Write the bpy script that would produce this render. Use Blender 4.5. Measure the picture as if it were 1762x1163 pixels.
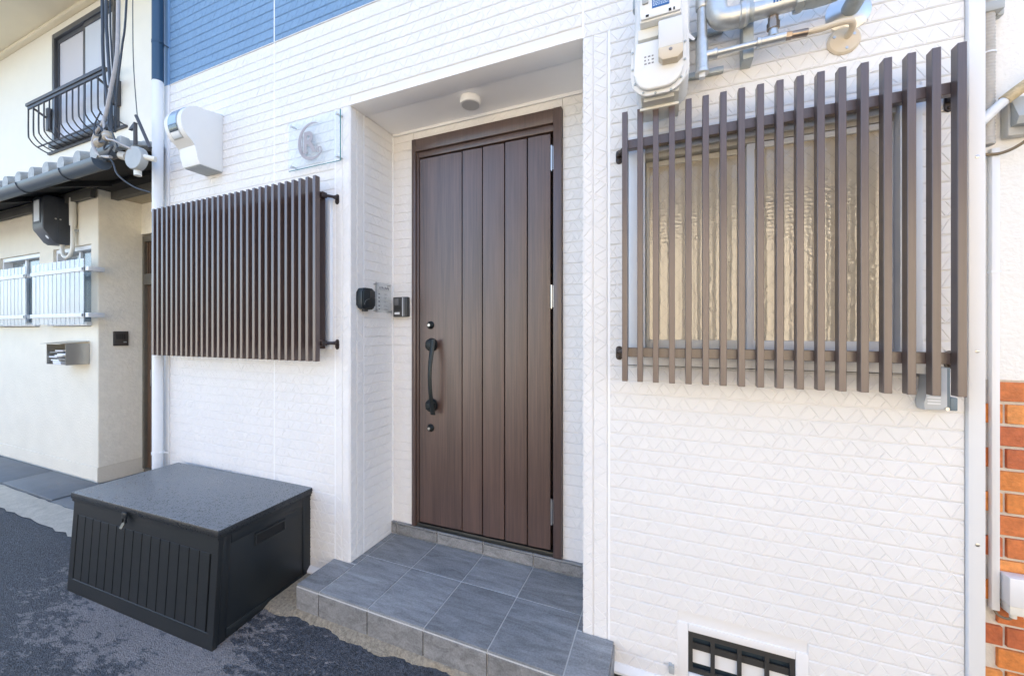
import bpy, bmesh, math, random
from mathutils import Vector, Matrix

R = math.radians
scene = bpy.context.scene
for o in list(bpy.data.objects):
    bpy.data.objects.remove(o)
COL = scene.collection

# ------------------------------------------------------------------ camera
cam_d = bpy.data.cameras.new('camera')
cam = bpy.data.objects.new('camera', cam_d)
COL.objects.link(cam)
cam.location = (0.0, -1.6, 1.40)
cam.rotation_euler = (R(90), 0, R(21.9))
cam_d.sensor_width = 36.0
cam_d.lens = 36.0 * 654.0 / 1762.0
cam_d.shift_y = -11.5 / 1762.0
cam_d.clip_start = 0.02
cam_d.clip_end = 2000
scene.camera = cam

# ------------------------------------------------------------------ sky, sun, exposure
SUN_EL, SUN_AZ = 57.0, -14.0          # the sun stands behind the white house, over its roof
w = bpy.data.worlds.new('World'); scene.world = w; w.use_nodes = True
nt = w.node_tree
sky = nt.nodes.new('ShaderNodeTexSky'); sky.sky_type = 'NISHITA'; sky.sun_disc = False
sky.sun_elevation = R(SUN_EL); sky.sun_rotation = R(-SUN_AZ)
sky.air_density = 1.0; sky.dust_density = 2.0; sky.ozone_density = 1.0
bg = nt.nodes['Background']; bg.inputs['Strength'].default_value = 0.13
nt.links.new(sky.outputs[0], bg.inputs[0])
sd = bpy.data.lights.new('sun', 'SUN'); sd.energy = 4.6; sd.angle = R(0.5); sd.color = (1.0, 0.95, 0.88)
sun = bpy.data.objects.new('sun', sd); COL.objects.link(sun)
sdir = Vector((-math.sin(R(SUN_AZ)) * math.cos(R(SUN_EL)), math.cos(R(SUN_AZ)) * math.cos(R(SUN_EL)), math.sin(R(SUN_EL))))
sun.rotation_euler = sdir.to_track_quat('Z', 'Y').to_euler()
sun.location = sdir * 30
scene.view_settings.view_transform = 'Standard'
scene.view_settings.look = 'None'
scene.view_settings.exposure = 2.52
scene.view_settings.gamma = 1.0
scene.view_settings.use_curve_mapping = False
scene.render.engine = 'CYCLES'
scene.cycles.max_bounces = 10
scene.cycles.diffuse_bounces = 6
scene.cycles.transparent_max_bounces = 12
scene.cycles.sample_clamp_indirect = 6.0

# ------------------------------------------------------------------ materials
MATS = {}
def mat(name, col, rough=0.5, metal=0.0, var=0.0, vscale=8.0, bump=0.0, bscale=80.0, spec=0.5, vstretch=(1, 1, 1), coat=0.0, emit=None):
    if name in MATS: return MATS[name]
    m = bpy.data.materials.new(name); m.use_nodes = True
    n = m.node_tree.nodes; l = m.node_tree.links
    p = n['Principled BSDF']
    p.inputs['Base Color'].default_value = (*col, 1)
    p.inputs['Roughness'].default_value = rough
    p.inputs['Metallic'].default_value = metal
    p.inputs['Specular IOR Level'].default_value = spec
    p.inputs['Coat Weight'].default_value = coat
    if var or bump:
        g = n.new('ShaderNodeNewGeometry')
        mp = n.new('ShaderNodeMapping'); mp.inputs['Scale'].default_value = vstretch
        l.new(g.outputs['Position'], mp.inputs[0])
    if var:
        t = n.new('ShaderNodeTexNoise'); t.inputs['Scale'].default_value = vscale; t.inputs['Detail'].default_value = 6
        t.inputs['Roughness'].default_value = 0.65
        l.new(mp.outputs[0], t.inputs['Vector'])
        r = n.new('ShaderNodeMapRange'); r.inputs['From Min'].default_value = 0.25; r.inputs['From Max'].default_value = 0.75
        r.inputs['To Min'].default_value = 1 - var; r.inputs['To Max'].default_value = 1 + var
        l.new(t.outputs['Fac'], r.inputs['Value'])
        mx = n.new('ShaderNodeMix'); mx.data_type = 'RGBA'; mx.blend_type = 'MULTIPLY'; mx.inputs['Factor'].default_value = 1
        mx.inputs['A'].default_value = (*col, 1)
        l.new(r.outputs[0], mx.inputs['B'])
        l.new(mx.outputs['Result'], p.inputs['Base Color'])
    if bump:
        t2 = n.new('ShaderNodeTexNoise'); t2.inputs['Scale'].default_value = bscale; t2.inputs['Detail'].default_value = 4
        l.new(mp.outputs[0], t2.inputs['Vector'])
        b = n.new('ShaderNodeBump'); b.inputs['Strength'].default_value = bump; b.inputs['Distance'].default_value = 0.004
        l.new(t2.outputs['Fac'], b.inputs['Height']); l.new(b.outputs[0], p.inputs['Normal'])
    MATS[name] = m
    return m

def wood_mat(name, col, dark, scale=1.0, rough=0.4, spec=0.5, coat=0.0):
    """vertical-grained wood print: fine streaks along Z"""
    m = bpy.data.materials.new(name); m.use_nodes = True; MATS[name] = m
    n = m.node_tree.nodes; l = m.node_tree.links; p = n['Principled BSDF']
    g = n.new('ShaderNodeNewGeometry'); oi = n.new('ShaderNodeObjectInfo')
    ad = n.new('ShaderNodeVectorMath'); ad.operation = 'ADD'
    sc = n.new('ShaderNodeVectorMath'); sc.operation = 'SCALE'; sc.inputs['Scale'].default_value = 3.0
    cb = n.new('ShaderNodeCombineXYZ'); l.new(oi.outputs['Random'], cb.inputs[0]); l.new(oi.outputs['Random'], cb.inputs[2])
    l.new(cb.outputs[0], sc.inputs[0]); l.new(g.outputs['Position'], ad.inputs[0]); l.new(sc.outputs[0], ad.inputs[1])
    mp = n.new('ShaderNodeMapping'); mp.inputs['Scale'].default_value = (90 * scale, 90 * scale, 2.2 * scale)
    l.new(ad.outputs[0], mp.inputs[0])
    t = n.new('ShaderNodeTexNoise'); t.inputs['Scale'].default_value = 1.0; t.inputs['Detail'].default_value = 8; t.inputs['Roughness'].default_value = 0.7
    l.new(mp.outputs[0], t.inputs['Vector'])
    mp2 = n.new('ShaderNodeMapping'); mp2.inputs['Scale'].default_value = (14 * scale, 14 * scale, 0.7 * scale)
    l.new(ad.outputs[0], mp2.inputs[0])
    t2 = n.new('ShaderNodeTexNoise'); t2.inputs['Scale'].default_value = 1.0; t2.inputs['Detail'].default_value = 4
    l.new(mp2.outputs[0], t2.inputs['Vector'])
    a = n.new('ShaderNodeMath'); a.operation = 'MULTIPLY_ADD'; a.inputs[1].default_value = 0.6
    l.new(t.outputs['Fac'], a.inputs[0])
    h = n.new('ShaderNodeMath'); h.operation = 'MULTIPLY'; h.inputs[1].default_value = 0.4; l.new(t2.outputs['Fac'], h.inputs[0]); l.new(h.outputs[0], a.inputs[2])
    cr = n.new('ShaderNodeValToRGB'); cr.color_ramp.elements[0].position = 0.32; cr.color_ramp.elements[0].color = (*dark, 1)
    cr.color_ramp.elements[1].position = 0.66; cr.color_ramp.elements[1].color = (*col, 1)
    l.new(a.outputs[0], cr.inputs[0]); l.new(cr.outputs[0], p.inputs['Base Color'])
    p.inputs['Roughness'].default_value = rough; p.inputs['Specular IOR Level'].default_value = spec; p.inputs['Coat Weight'].default_value = coat; p.inputs['Coat Roughness'].default_value = 0.3
    b = n.new('ShaderNodeBump'); b.inputs['Strength'].default_value = 0.25; b.inputs['Distance'].default_value = 0.0008
    l.new(t.outputs['Fac'], b.inputs['Height']); l.new(b.outputs[0], p.inputs['Normal'])
    return m

M_WHITE = mat('siding_white', (0.745, 0.738, 0.728), 0.55, var=0.025, vscale=3.0, bump=0.22, bscale=420)
M_BLUE = mat('siding_blue', (0.175, 0.30, 0.46), 0.5, var=0.05, vscale=5.0, bump=0.25, bscale=420)
M_SEAL = mat('sealant_white', (0.83, 0.84, 0.85), 0.45)
M_TRIM = mat('trim_white', (0.74, 0.75, 0.76), 0.35, var=0.015, vscale=2)
M_BLUETRIM = mat('trim_blue', (0.17, 0.32, 0.55), 0.35)
M_NAVY = mat('pipe_navy', (0.025, 0.065, 0.12), 0.3)
M_SOFFIT = mat('soffit_board', (0.90, 0.90, 0.90), 0.7, var=0.02, vscale=4)
M_CORE = mat('wall_core', (0.76, 0.75, 0.72), 0.8, var=0.05)
M_ROOFD = mat('roof_metal', (0.09, 0.10, 0.12), 0.5, var=0.1)
M_DOOR = wood_mat('door_wood', (0.122, 0.070, 0.054), (0.030, 0.015, 0.012), 1.0, 0.40, 0.8, 0.25)
M_DFRAME = wood_mat('door_frame_wood', (0.105, 0.066, 0.054), (0.054, 0.032, 0.026), 1.2, 0.40, 0.8, 0.2)
M_SLAT = wood_mat('slat_wood', (0.108, 0.074, 0.068), (0.060, 0.040, 0.037), 1.6, 0.32, 0.9, 0.15)
M_SLATD = mat('slat_board', (0.040, 0.022, 0.021), 0.5, var=0.12, vscale=12)
M_BRK = mat('bracket_brown', (0.028, 0.018, 0.016), 0.4)
M_BLACK = mat('black_gap', (0.006, 0.006, 0.006), 0.8)  # near black stands for the shade inside gaps, slots and hollows
M_HANDLE = mat('handle_iron', (0.022, 0.027, 0.028), 0.36, metal=0.6, bump=0.35, bscale=260)
M_STEEL = mat('steel', (0.55, 0.55, 0.54), 0.3, metal=1.0)
M_LOCK = mat('lock_dark_metal', (0.10, 0.10, 0.09), 0.35, metal=0.9)
M_GALV = mat('galvanised', (0.56, 0.58, 0.58), 0.42, metal=0.8, var=0.14, vscale=30, bump=0.12, bscale=120)
M_GALVD = mat('galvanised_dull', (0.42, 0.46, 0.47), 0.55, metal=0.6, var=0.16, vscale=30)
M_NUT = mat('brass_nut', (0.33, 0.27, 0.22), 0.35, metal=0.9, var=0.15, vscale=60)
M_BEIGE = mat('beige_plastic', (0.62, 0.53, 0.40), 0.5, var=0.04)
M_CREAMPL = mat('cream_enamel', (0.72, 0.71, 0.65), 0.4, var=0.03, vscale=10)
M_METER = mat('gas_meter_paint', (0.74, 0.745, 0.73), 0.38, var=0.02, vscale=10)
M_METERG = mat('gas_meter_grey', (0.66, 0.66, 0.65), 0.45)
M_LABEL = mat('label_blue', (0.02, 0.11, 0.33), 0.4)
M_LABELW = mat('label_print', (0.80, 0.82, 0.84), 0.5)
M_INK = mat('ink_grey', (0.22, 0.22, 0.23), 0.6)
M_BOX = mat('box_plastic', (0.011, 0.014, 0.016), 0.38, var=0.10, vscale=7, bump=0.10, bscale=300)
M_GROUT = mat('grout', (0.50, 0.50, 0.48), 0.8, var=0.12, vscale=25, bump=0.2, bscale=200)
M_KEY = mat('black_rubber', (0.014, 0.020, 0.024), 0.38, var=0.08)
M_DGREY = mat('dark_grey_plastic', (0.045, 0.047, 0.048), 0.4)
M_MGREY = mat('mid_grey_plastic', (0.14, 0.145, 0.15), 0.4)
M_METALG = mat('bracket_grey', (0.50, 0.53, 0.56), 0.42, var=0.04)
M_BLUEGREY = mat('bracket_blue_grey', (0.15, 0.20, 0.235), 0.45)
M_CREAM = mat('stucco_cream', (0.78, 0.735, 0.625), 0.85, var=0.05, vscale=4, bump=0.9, bscale=60)
M_CREAM_R = mat('stucco_rough', (0.90, 0.86, 0.74), 0.9, var=0.07, vscale=18, bump=1.0, bscale=48)
M_CREAM2 = mat('stucco_upper', (0.82, 0.785, 0.69), 0.85, var=0.025, vscale=3, bump=0.4, bscale=90)
M_EAVE = mat('eave_paint', (0.76, 0.70, 0.55), 0.8, var=0.04, vscale=2)
M_GUTTER = mat('gutter_plastic', (0.055, 0.075, 0.10), 0.38, var=0.14, vscale=9)
M_DARKWOOD = mat('dark_timber', (0.022, 0.021, 0.019), 0.8, var=0.3, vscale=14)
M_DOORL = wood_mat('old_door_wood', (0.155, 0.095, 0.060), (0.075, 0.043, 0.028), 1.0, 0.5)
M_DOORG = mat('door_frame_green_grey', (0.13, 0.115, 0.09), 0.6, var=0.2, vscale=12)
M_KAWARA = mat('roof_tile_grey', (0.36, 0.37, 0.36), 0.6, var=0.25, vscale=25, bump=0.3, bscale=120)
M_IRON = mat('iron_black', (0.055, 0.055, 0.062), 0.45, var=0.1, vscale=20)
M_ALU = mat('aluminium_dark', (0.10, 0.105, 0.12), 0.35, metal=0.5)
M_ALUW = mat('window_white', (0.70, 0.73, 0.77), 0.32, var=0.02)
M_ALUC = mat('sash_cream', (0.66, 0.64, 0.58), 0.35)
M_WSLAT = mat('white_slat', (0.58, 0.62, 0.66), 0.35)
M_PAPER = mat('paper', (0.75, 0.76, 0.78), 0.7, var=0.1, vscale=30)
M_STAINLESS = mat('stainless', (0.50, 0.48, 0.44), 0.34, metal=0.9, var=0.05)
M_CABLE = mat('cable_black', (0.055, 0.065, 0.08), 0.5, var=0.15, vscale=20)
M_CABLEG = mat('cable_grey', (0.40, 0.38, 0.37), 0.55, var=0.15, vscale=20)
M_PORC = mat('porcelain', (0.46, 0.42, 0.35), 0.35, var=0.15, vscale=30)
M_GREYPL = mat('grey_plastic', (0.38, 0.40, 0.40), 0.5, var=0.06, vscale=20)
M_FLEX = mat('flex_conduit', (0.43, 0.41, 0.375), 0.6, var=0.08, vscale=20)
M_WPIPE = mat('white_pipe', (0.74, 0.77, 0.80), 0.4, var=0.03)
M_RUSTP = mat('rusty_tape', (0.50, 0.40, 0.24), 0.7, var=0.4, vscale=60)
M_BROWNC = mat('brown_cable', (0.20, 0.155, 0.10), 0.6)
M_MORTAR = mat('brick_mortar', (0.62, 0.59, 0.54), 0.9, var=0.1, vscale=30, bump=0.4, bscale=200)
M_CONC = mat('concrete_light', (0.46, 0.43, 0.36), 0.9, var=0.22, vscale=14, bump=0.8, bscale=90)
M_SAND = mat('sandy_mortar', (0.25, 0.215, 0.16), 0.95, var=0.5, vscale=60, bump=1.0, bscale=160)
M_SLATE = mat('slate_paving', (0.12, 0.14, 0.16), 0.5, var=0.16, vscale=7, bump=0.4, bscale=70)
M_LAMPW = mat('lamp_white', (0.82, 0.82, 0.81), 0.4)
M_LAMPG = mat('lamp_diffuser', (0.55, 0.55, 0.54), 0.5)

def brick_mat(name, c):
    return mat(name, c, 0.65, var=0.30, vscale=40, bump=0.7, bscale=130)
M_BRICKS = [brick_mat('brick_orange', (0.62, 0.215, 0.05)), brick_mat('brick_red', (0.46, 0.125, 0.045)),
            brick_mat('brick_mid', (0.54, 0.165, 0.048)), brick_mat('brick_pale', (0.68, 0.27, 0.075))]

def stone_tile_mat(name, col, seed, stretch):
    m = bpy.data.materials.new(name); m.use_nodes = True; MATS[name] = m
    n = m.node_tree.nodes; l = m.node_tree.links; p = n['Principled BSDF']
    g = n.new('ShaderNodeNewGeometry'); oi = n.new('ShaderNodeObjectInfo')
    cb = n.new('ShaderNodeCombineXYZ')
    mu = n.new('ShaderNodeMath'); mu.operation = 'MULTIPLY'; mu.inputs[1].default_value = 37.0; l.new(oi.outputs['Random'], mu.inputs[0])
    l.new(mu.outputs[0], cb.inputs[0]); l.new(mu.outputs[0], cb.inputs[1])
    ad = n.new('ShaderNodeVectorMath'); l.new(g.outputs['Position'], ad.inputs[0]); l.new(cb.outputs[0], ad.inputs[1])
    mp = n.new('ShaderNodeMapping'); mp.inputs['Rotation'].default_value = (0, 0, R(55)); mp.inputs['Scale'].default_value = stretch
    l.new(ad.outputs[0], mp.inputs[0])
    t = n.new('ShaderNodeTexNoise'); t.inputs['Scale'].default_value = 9; t.inputs['Detail'].default_value = 9; t.inputs['Roughness'].default_value = 0.72; t.inputs['Distortion'].default_value = 0.8
    l.new(mp.outputs[0], t.inputs['Vector'])
    f = n.new('ShaderNodeTexNoise'); f.inputs['Scale'].default_value = 150; f.inputs['Detail'].default_value = 3; l.new(ad.outputs[0], f.inputs['Vector'])
    a = n.new('ShaderNodeMath'); a.operation = 'MULTIPLY_ADD'; a.inputs[1].default_value = 0.7; l.new(t.outputs['Fac'], a.inputs[0])
    h = n.new('ShaderNodeMath'); h.operation = 'MULTIPLY'; h.inputs[1].default_value = 0.3; l.new(f.outputs['Fac'], h.inputs[0]); l.new(h.outputs[0], a.inputs[2])
    cr = n.new('ShaderNodeValToRGB'); e = cr.color_ramp.elements
    e[0].position = 0.3; e[0].color = (*[c * 0.50 for c in col], 1); e[1].position = 0.70; e[1].color = (*[c * 1.75 for c in col], 1)
    l.new(a.outputs[0], cr.inputs[0])
    hs = n.new('ShaderNodeHueSaturation'); l.new(cr.outputs[0], hs.inputs['Color'])
    mr = n.new('ShaderNodeMapRange'); mr.inputs['To Min'].default_value = 0.88; mr.inputs['To Max'].default_value = 1.13; l.new(oi.outputs['Random'], mr.inputs['Value']); l.new(mr.outputs[0], hs.inputs['Value'])
    l.new(hs.outputs[0], p.inputs['Base Color']); p.inputs['Roughness'].default_value = 0.52
    b = n.new('ShaderNodeBump'); b.inputs['Strength'].default_value = 0.6; b.inputs['Distance'].default_value = 0.003
    l.new(a.outputs[0], b.inputs['Height']); l.new(b.outputs[0], p.inputs['Normal'])
    return m
M_TILE = stone_tile_mat('stone_tile', (0.190, 0.198, 0.204), 1, (0.5, 3.2, 1))
M_TILE_R = stone_tile_mat('stone_tile_edge', (0.192, 0.195, 0.198), 2, (1.5, 1.5, 3.0))

def asphalt_mat():
    m = bpy.data.materials.new('asphalt'); m.use_nodes = True
    n = m.node_tree.nodes; l = m.node_tree.links; p = n['Principled BSDF']
    g = n.new('ShaderNodeNewGeometry')
    def N(t): return n.new(t)
    def math_(op, a, b=None, c=None):
        k = N('ShaderNodeMath'); k.operation = op
        for i, v in enumerate((a, b, c)):
            if v is None: continue
            if isinstance(v, (int, float)): k.inputs[i].default_value = v
            else: l.new(v, k.inputs[i])
        return k.outputs[0]
    def noise(scale, detail, rough=0.6, stretch=None, rot=0, dist=0.0):
        t = N('ShaderNodeTexNoise'); t.inputs['Scale'].default_value = scale; t.inputs['Detail'].default_value = detail
        t.inputs['Roughness'].default_value = rough; t.inputs['Distortion'].default_value = dist
        if stretch:
            mp = N('ShaderNodeMapping'); mp.inputs['Scale'].default_value = stretch; mp.inputs['Rotation'].default_value = (0, 0, rot)
            l.new(g.outputs['Position'], mp.inputs[0]); l.new(mp.outputs[0], t.inputs['Vector'])
        else: l.new(g.outputs['Position'], t.inputs['Vector'])
        return t.outputs['Fac']
    sx = N('ShaderNodeSeparateXYZ'); l.new(g.outputs['Position'], sx.inputs[0])
    X, Y = sx.outputs[0], sx.outputs[1]
    # dried patch: grows round the storage box, breaks up outwards
    def dist(cx, cy, rx, ry):
        a = math_('DIVIDE', math_('SUBTRACT', X, cx), rx); b = math_('DIVIDE', math_('SUBTRACT', Y, cy), ry)
        return math_('SQRT', math_('ADD', math_('MULTIPLY', a, a), math_('MULTIPLY', b, b)))
    d = math_('MINIMUM', dist(-2.42, -0.50, 0.80, 0.34), math_('MINIMUM', dist(-1.95, -0.58, 0.36, 0.26), dist(-3.12, -0.30, 0.40, 0.24)))
    d = math_('MINIMUM', d, math_('ADD', dist(-1.40, -0.66, 0.60, 0.30), 0.36))
    big = noise(13.0, 9, 0.74, (1.0, 2.6, 1), R(-32), 0.4)
    v = math_('SUBTRACT', math_('MULTIPLY_ADD', big, 5.6, -1.80), math_('MULTIPLY', d, 1.25))
    mr = N('ShaderNodeMapRange'); mr.interpolation_type = 'SMOOTHSTEP'; mr.inputs['From Min'].default_value = -0.14; mr.inputs['From Max'].default_value = 0.24
    l.new(v, mr.inputs['Value']); dry = mr.outputs[0]
    fine = noise(120, 4, 0.85); mid = noise(60, 5, 0.6); wide = noise(1.7, 4, 0.6)
    vor = N('ShaderNodeTexVoronoi'); vor.inputs['Scale'].default_value = 190; l.new(g.outputs['Position'], vor.inputs['Vector'])
    cr = N('ShaderNodeValToRGB'); e = cr.color_ramp.elements
    e[0].position = 0.38; e[0].color = (0.006, 0.008, 0.011, 1); e[1].position = 0.62; e[1].color = (0.085, 0.094, 0.112, 1)
    l.new(math_('MULTIPLY_ADD', fine, 0.6, math_('MULTIPLY', mid, 0.4)), cr.inputs[0])
    cr2 = N('ShaderNodeValToRGB'); e = cr2.color_ramp.elements
    e[0].position = 0.30; e[0].color = (0.10, 0.095, 0.095, 1); e[1].position = 0.68; e[1].color = (0.25, 0.24, 0.24, 1)
    l.new(math_('MULTIPLY_ADD', fine, 0.6, math_('MULTIPLY', mid, 0.4)), cr2.inputs[0])
    mx = N('ShaderNodeMix'); mx.data_type = 'RGBA'; l.new(dry, mx.inputs['Factor']); l.new(cr.outputs[0], mx.inputs['A']); l.new(cr2.outputs[0], mx.inputs['B'])
    m2 = N('ShaderNodeMix'); m2.data_type = 'RGBA'; m2.blend_type = 'MULTIPLY'; m2.inputs['Factor'].default_value = 1
    w2 = math_('MULTIPLY_ADD', wide, 0.5, 0.75); l.new(mx.outputs['Result'], m2.inputs['A']); l.new(w2, m2.inputs['B'])
    l.new(m2.outputs['Result'], p.inputs['Base Color'])
    l.new(math_('MULTIPLY_ADD', dry, 0.25, 0.62), p.inputs['Roughness'])
    b = N('ShaderNodeBump'); b.inputs['Strength'].default_value = 0.9; b.inputs['Distance'].default_value = 0.006
    l.new(math_('ADD', math_('MULTIPLY', vor.outputs['Distance'], 0.8), math_('MULTIPLY', fine, 0.6)), b.inputs['Height']); l.new(b.outputs[0], p.inputs['Normal'])
    return m
M_ASPH = asphalt_mat()

def lid_mat():
    """pebbled black plastic with rain drops; sky sheen painted into the paler top"""
    m = bpy.data.materials.new('box_lid_wet'); m.use_nodes = True
    n = m.node_tree.nodes; l = m.node_tree.links; p = n['Principled BSDF']
    g = n.new('ShaderNodeNewGeometry')
    v = n.new('ShaderNodeTexVoronoi'); v.inputs['Scale'].default_value = 125; l.new(g.outputs['Position'], v.inputs['Vector'])
    t = n.new('ShaderNodeTexNoise'); t.inputs['Scale'].default_value = 45; t.inputs['Detail'].default_value = 4; l.new(g.outputs['Position'], t.inputs['Vector'])
    a = n.new('ShaderNodeMath'); a.operation = 'MULTIPLY'; l.new(v.outputs['Distance'], a.inputs[0]); l.new(t.outputs['Fac'], a.inputs[1])
    cr = n.new('ShaderNodeValToRGB'); e = cr.color_ramp.elements
    e[0].position = 0.08; e[0].color = (0.055, 0.060, 0.066, 1); e[1].position = 0.20; e[1].color = (0.19, 0.20, 0.205, 1)
    l.new(a.outputs[0], cr.inputs[0]); l.new(cr.outputs[0], p.inputs['Base Color'])
    r = n.new('ShaderNodeMapRange'); r.inputs['From Min'].default_value = 0.12; r.inputs['From Max'].default_value = 0.24; r.inputs['To Min'].default_value = 0.22; r.inputs['To Max'].default_value = 0.46
    l.new(a.outputs[0], r.inputs['Value']); l.new(r.outputs[0], p.inputs['Roughness'])
    sn = n.new('ShaderNodeSeparateXYZ'); l.new(g.outputs['True Normal'], sn.inputs[0])
    up = n.new('ShaderNodeMath'); up.operation = 'GREATER_THAN'; up.inputs[1].default_value = 0.9; l.new(sn.outputs[2], up.inputs[0])
    mc_ = n.new('ShaderNodeMix'); mc_.data_type = 'RGBA'; l.new(up.outputs[0], mc_.inputs['Factor']); mc_.inputs['A'].default_value = (0.016, 0.019, 0.022, 1); l.new(cr.outputs[0], mc_.inputs['B']); l.new(mc_.outputs['Result'], p.inputs['Base Color'])  # upward faces get a pale sky sheen painted into the colour
    b = n.new('ShaderNodeBump'); b.inputs['Distance'].default_value = 0.002; l.new(a.outputs[0], b.inputs['Height'])
    st_ = n.new('ShaderNodeMath'); st_.operation = 'MULTIPLY'; st_.inputs[1].default_value = 0.5; l.new(up.outputs[0], st_.inputs[0]); l.new(st_.outputs[0], b.inputs['Strength']); l.new(b.outputs[0], p.inputs['Normal'])
    return m
M_LID = lid_mat()

def glass_mat(name, tint, refl_ior=1.5, rough=0.0, bump=None, opacity=0.0, base=(0.02, 0.02, 0.02)):
    """a pane: clear (transparent) light path mixed with surface reflection by fresnel; opacity adds a milky body"""
    m = bpy.data.materials.new(name); m.use_nodes = True; MATS[name] = m
    n = m.node_tree.nodes; l = m.node_tree.links
    for k in list(n):
        if k.type != 'OUTPUT_MATERIAL': n.remove(k)
    out = [k for k in n if k.type == 'OUTPUT_MATERIAL'][0]
    tr = n.new('ShaderNodeBsdfTransparent'); tr.inputs[0].default_value = (*tint, 1)
    gl = n.new('ShaderNodeBsdfGlossy'); gl.inputs['Roughness'].default_value = rough
    f0 = ((refl_ior - 1) / (refl_ior + 1)) ** 2          # Schlick reflectance, the same from both sides of the pane
    lw_ = n.new('ShaderNodeLayerWeight'); lw_.inputs['Blend'].default_value = 0.5
    pw_ = n.new('ShaderNodeMath'); pw_.operation = 'POWER'; pw_.inputs[1].default_value = 5; l.new(lw_.outputs['Facing'], pw_.inputs[0])
    fr = n.new('ShaderNodeMath'); fr.operation = 'MULTIPLY_ADD'; fr.inputs[1].default_value = 1 - f0; fr.inputs[2].default_value = f0; l.new(pw_.outputs[0], fr.inputs[0])
    df = n.new('ShaderNodeBsdfDiffuse'); df.inputs[0].default_value = (*base, 1)
    m1 = n.new('ShaderNodeMixShader'); m1.inputs[0].default_value = opacity; l.new(tr.outputs[0], m1.inputs[1]); l.new(df.outputs[0], m1.inputs[2])
    m2 = n.new('ShaderNodeMixShader'); l.new(fr.outputs[0], m2.inputs[0]); l.new(m1.outputs[0], m2.inputs[1]); l.new(gl.outputs[0], m2.inputs[2])
    l.new(m2.outputs[0], out.inputs[0])
    if bump == 'figured':
        g = n.new('ShaderNodeNewGeometry')
        t = n.new('ShaderNodeTexVoronoi'); t.inputs['Scale'].default_value = 75; t.inputs['Randomness'].default_value = 0.45; l.new(g.outputs['Position'], t.inputs['Vector'])
        t3 = n.new('ShaderNodeTexNoise'); t3.inputs['Scale'].default_value = 240; t3.inputs['Detail'].default_value = 1; l.new(g.outputs['Position'], t3.inputs['Vector'])
        ad = n.new('ShaderNodeMath'); ad.operation = 'MULTIPLY_ADD'; ad.inputs[1].default_value = 0.10; l.new(t3.outputs['Fac'], ad.inputs[0]); l.new(t.outputs['Distance'], ad.inputs[2])
        b = n.new('ShaderNodeBump'); b.inputs['Strength'].default_value = 0.45; b.inputs['Distance'].default_value = 0.0015
        l.new(ad.outputs[0], b.inputs['Height']); l.new(b.outputs[0], gl.inputs['Normal'])
    return m
M_FIGURED = glass_mat('figured_glass', (0.86, 0.88, 0.84), 2.25, 0.13, 'figured', 0.56, (0.92, 0.82, 0.66))  # warm reflection of the sunlit house put into the milky body colour
M_PANE = glass_mat('window_glass', (0.6, 0.68, 0.72), 1.9, 0.02, None, 0.35, (0.45, 0.50, 0.54))
M_PLATE = glass_mat('sign_glass', (0.975, 0.99, 0.995), 1.45, 0.0, None, 0.06, (0.80, 0.86, 0.90))
M_ACRYL = glass_mat('acrylic', (0.96, 0.97, 0.97), 1.4, 0.02, None, 0.04, (0.7, 0.7, 0.7))
M_GLEDGE = mat('glass_edge', (0.06, 0.26, 0.26), 0.15)
M_SMOKE = mat('meter_window', (0.03, 0.045, 0.06), 0.06, spec=1.0)
M_LOGO = mat('logo_print', (0.34, 0.32, 0.34), 0.6)
M_DISPLAY = mat('display_pale', (0.62, 0.68, 0.74), 0.2)

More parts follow.
